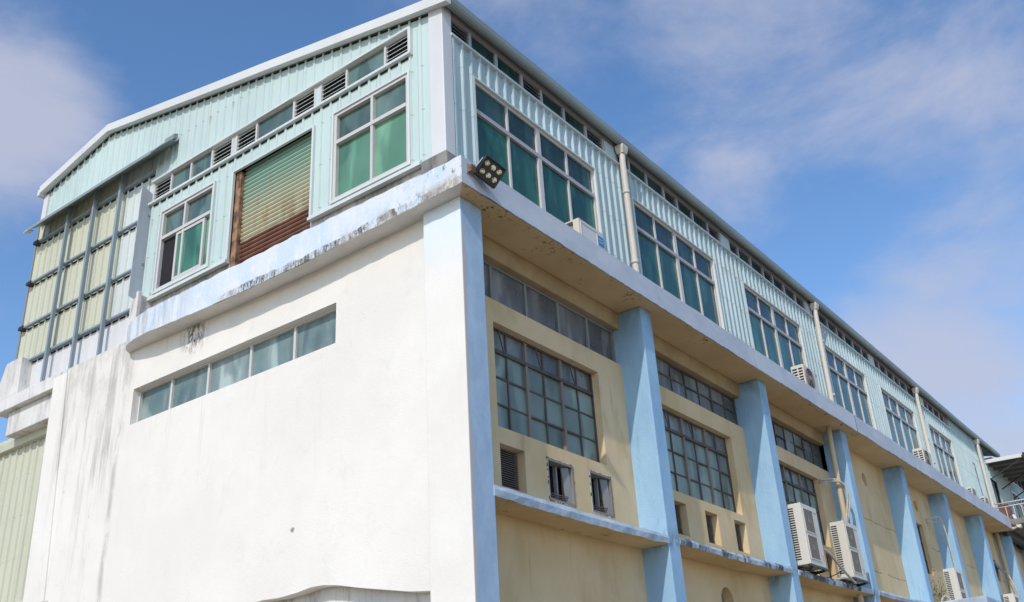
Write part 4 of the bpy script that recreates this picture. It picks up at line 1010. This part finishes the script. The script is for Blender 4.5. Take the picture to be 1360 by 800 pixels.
# dry weeds on the platform
t = thing('weed', 'dry straggly weed growing on the platform beside the fifth blue pillar', 'plant', (18.15, .25, -3.42))
st = MB(); lf = MB()
for q in range(16):
    a_ = rnd.uniform(0, 6.28); ln = rnd.uniform(.5, 1.05); sp = rnd.uniform(.1, .45)
    pts = [Vector((rnd.uniform(-.2, .2), rnd.uniform(-.12, .12), 0))]
    for s_ in range(5): pts.append(pts[-1] + Vector((math.cos(a_) * sp / 5 + rnd.uniform(-.03, .03), math.sin(a_) * sp / 8 + rnd.uniform(-.02, .02), ln / 5)))
    st.tube(pts, [.007, .006, .005, .004, .003, .002], 5)
    for s_ in range(6):
        p0 = pts[rnd.randint(2, 5)] + Vector((rnd.uniform(-.06, .06), rnd.uniform(-.05, .05), rnd.uniform(-.05, .05)))
        d = Vector((rnd.uniform(-1, 1), rnd.uniform(-1, 1), rnd.uniform(-.5, .8))).normalized(); e = d.cross(Vector((rnd.random(), rnd.random(), rnd.random()))).normalized(); l_ = rnd.uniform(.03, .065)
        lf.face([p0, p0 + d * l_ * .5 + e * l_ * .28, p0 + d * l_, p0 + d * l_ * .5 - e * l_ * .28])
st.build('stem', 'twig', t); lf.build('foliage', 'leaf', t)

# ------------------------------------------------------------------ neighbour shed on the left
t = thing('metal_shed', 'cream corrugated metal shed adjoining the left end of the white gable', 'building')
T2 = FG(.75)
m = MB(); corrugated(m, T2, 9.0, 20, lambda y: -3.35, lambda y: -.52, [], .23, .03, .035, .016); m.build('metal_cladding', 'cream_sheet', t)
m = MB(); m.sweep([[(.80, y, -.56), (.64, y, -.55), (.62, y, -.42), (.64, y, -.36), (.85, y, -.34)] for y in (9.24, 20)], 0); m.build('eave_trim', 'cream_sheet', t)
m = MB(); m.box(.80, 6, 9.32, 20, -3.4, -.45); m.sweep([[(.66, y, -.35), (6, y, .1), (6, y, .15), (.66, y, -.33)] for y in (9.3, 20)], 0); m.build('roof', 'cream_sheet', t)
m = MB(); m.box(.70, 5.9, 9.31, 19.9, -8.03, -3.36); m.build('base_wall', 'weathered_white', t)

# ------------------------------------------------------------------ far end: balcony, canopy, next block
t = thing('annex_building', 'far aqua metal block with a balcony beyond the end of the factory', 'building')
holes = [(33.3, 36.2, .9, 2.42), (37.8, 40.6, .9, 2.42), (30.0, 30.95, .42, 2.3)]
m = MB(); corrugated(m, FR(.66), END + .02, 46, lambda x: .42, lambda x: 2.86, holes, phase=.02); m.build('metal_cladding', 'aqua_sheet_shaded', t)
for a0, a1, z0, z1 in holes[:2]:
    w_ = a1 - a0; window(FR(.66), a0, a1, z0, z1, [a0 + w_ * .25, a0 + w_ * .5, a0 + w_ * .75], [2.0], .06, -.06, .04, ['alu', 'alu_shaded'], lambda i, j: 1 if j else 0, ['green_glass', 'smoke_glass'], 'cladding_window', lambda k_, i: (.07, -.01, 1 if k_ == 'r' else 0), parent=t, pd=-.03)
m = MB(); m.box(30.0, 30.95, .72, .76, .42, 2.3); m.build('doorway', 'brown_soffit', t)
m = MB(); m.box(31.4, 46, .60, .72, 2.83, 2.87, 1); m.box(31.4, 46, .66, .70, 2.87, 3.3)
for q in range(20): m.box(31.4 + q * .74, 31.45 + q * .74, .62, .66, 2.87, 3.3, 2)
m.build('ribbon_window', ['smoke_glass', 'trim_white', 'alu_shaded'], t)
m = MB(); m.sweep([[(x, .30, 3.12), (x, .28, 3.24), (x, 6, 4.5), (x, 6, 4.4), (x, .68, 3.30)] for x in (32.6, 46)], 0); m.build('roof', 'gutter_grey', t)
m = MB(); m.sweep([[(x, .30, 3.12), (x, .68, 3.30), (x, .68, 3.28), (x, .30, 3.10)] for x in (32.6, 46)], 0); m.build('eave_soffit', 'brown_soffit', t)
m = MB(); m.tube([(36.0, .5, 3.1), (36.0, .5, .4)], .06, 10); m.build('downpipe', 'aqua_sheet', t)
m = MB(); m.box(27.99, 46, -.62, .70, .18, .36); m.build('balcony_slab', 'concrete', t, .01)
m = MB(); m.box(27.98, 46, .20, .34, -.10, .178); m.build('balcony_beam', 'black', t)
m = MB(); m.box(31.76, 45, .9, 10, -8.03, 3.3); m.build('inner_shell', 'dark', t)

t = thing('canopy', 'metal canopy with a white edge beam over the far balcony', 'canopy')
m = MB(); m.bar((29.9, .62, 2.83), (29.9, -.56, 2.80), .07, .13); m.build('edge_beam', 'rake_white', t, .006)
m = MB(); m.sweep([[(x, .64, 2.86), (x, -.66, 2.82), (x, -.66, 2.80), (x, .64, 2.84)] for x in (29.94, 33.6)], 0)
for q in range(5): m.bar((30.4 + q * .7, .62, 2.79), (30.4 + q * .7, -.62, 2.75), .04, .08)
m.build('roof_sheet', 'brown_soffit', t)
m = MB(); m.bar((33.6, .62, 2.83), (33.6, -.62, 2.80), .07, .13); m.bar((29.95, -.64, 2.77), (33.6, -.64, 2.77), .05, .09); m.build('frame', 'steel_grey', t)
m = MB(); m.bar((29.95, .62, 2.2), (29.95, -.60, 2.74), .035, .035); m.bar((31.6, .62, 2.15), (31.6, -.6, 2.74), .035, .035); m.bar((33.5, .62, 2.15), (33.5, -.6, 2.74), .035, .035); m.build('strut', 'black', t)
m = MB(); m.box(29.93, 29.99, -.68, -.60, 2.74, 2.9); m.build('beam_cap', 'black', t)

t = thing('balcony_railing', 'steel tube railing round the far balcony', 'railing')
m = MB()
for z in (1.10, .97):
    m.tube([(28.9, .50, z), (28.9, -.55, z), (29.4, -.57, z), (38, -.57, z)], .022, 8)
m.build('rail', 'alu', t)
m = MB()
for q in range(5): m.tube([(28.9, .45 - .245 * q, .37), (28.9, .45 - .245 * q, .97)], .013, 6)
for q in range(36): m.tube([(29.15 + q * .25, -.57, .37), (29.15 + q * .25, -.57, .97)], .013, 6)
m.build('baluster', 'alu', t)
t = thing('crate', 'dark red crate stacked on top behind the balcony railing', 'crate', (29.5, .22, .78), group='red crates stacked on the balcony')
def crate(t, mt):
    m = MB()
    m.box(0, .5, 0, .3, 0, .02)
    for y0, y1 in ((0, .015), (.285, .3)): m.box(0, .5, y0, y1, .02, .40)
    for x0, x1 in ((0, .015), (.485, .5)): m.box(x0, x1, .0151, .2849, .02, .40)
    m.build('body', mt, t)
    m = MB(); m.box(-.012, .512, -.012, -.0005, .36, .40); m.box(-.012, -.0005, 0, .3, .36, .40); m.box(-.012, -.0005, 0, .3, .0, .03); m.build('rim', mt, t)
crate(t, 'red_brown')
t = thing('crate', 'lighter red crate at the bottom of the stack behind the balcony railing', 'crate', (29.5, .22, .362), group='red crates stacked on the balcony'); crate(t, 'orange_red')
t = thing('pipe_fitting', 'weathered white pipe fitting clamped to the end of the slab by the railing', 'pipe')
m = MB(); m.tube(curve([(28.02, .12, .05), (28.05, -.10, .12), (28.05, -.16, .30), (28.1, -.10, .5)]), .05, 10); m.tube([(28.02, -.2, .14), (28.3, -.2, .14)], .07, 10); m.build('elbow', 'weathered_white', t)
m = MB(); m.tube([(28.0, -.02, .18), (28.0, -.12, .20)], .075, 12); m.box(28.0, 28.2, -.15, -.05, .28, .36); m.build('clamp', 'rust', t)
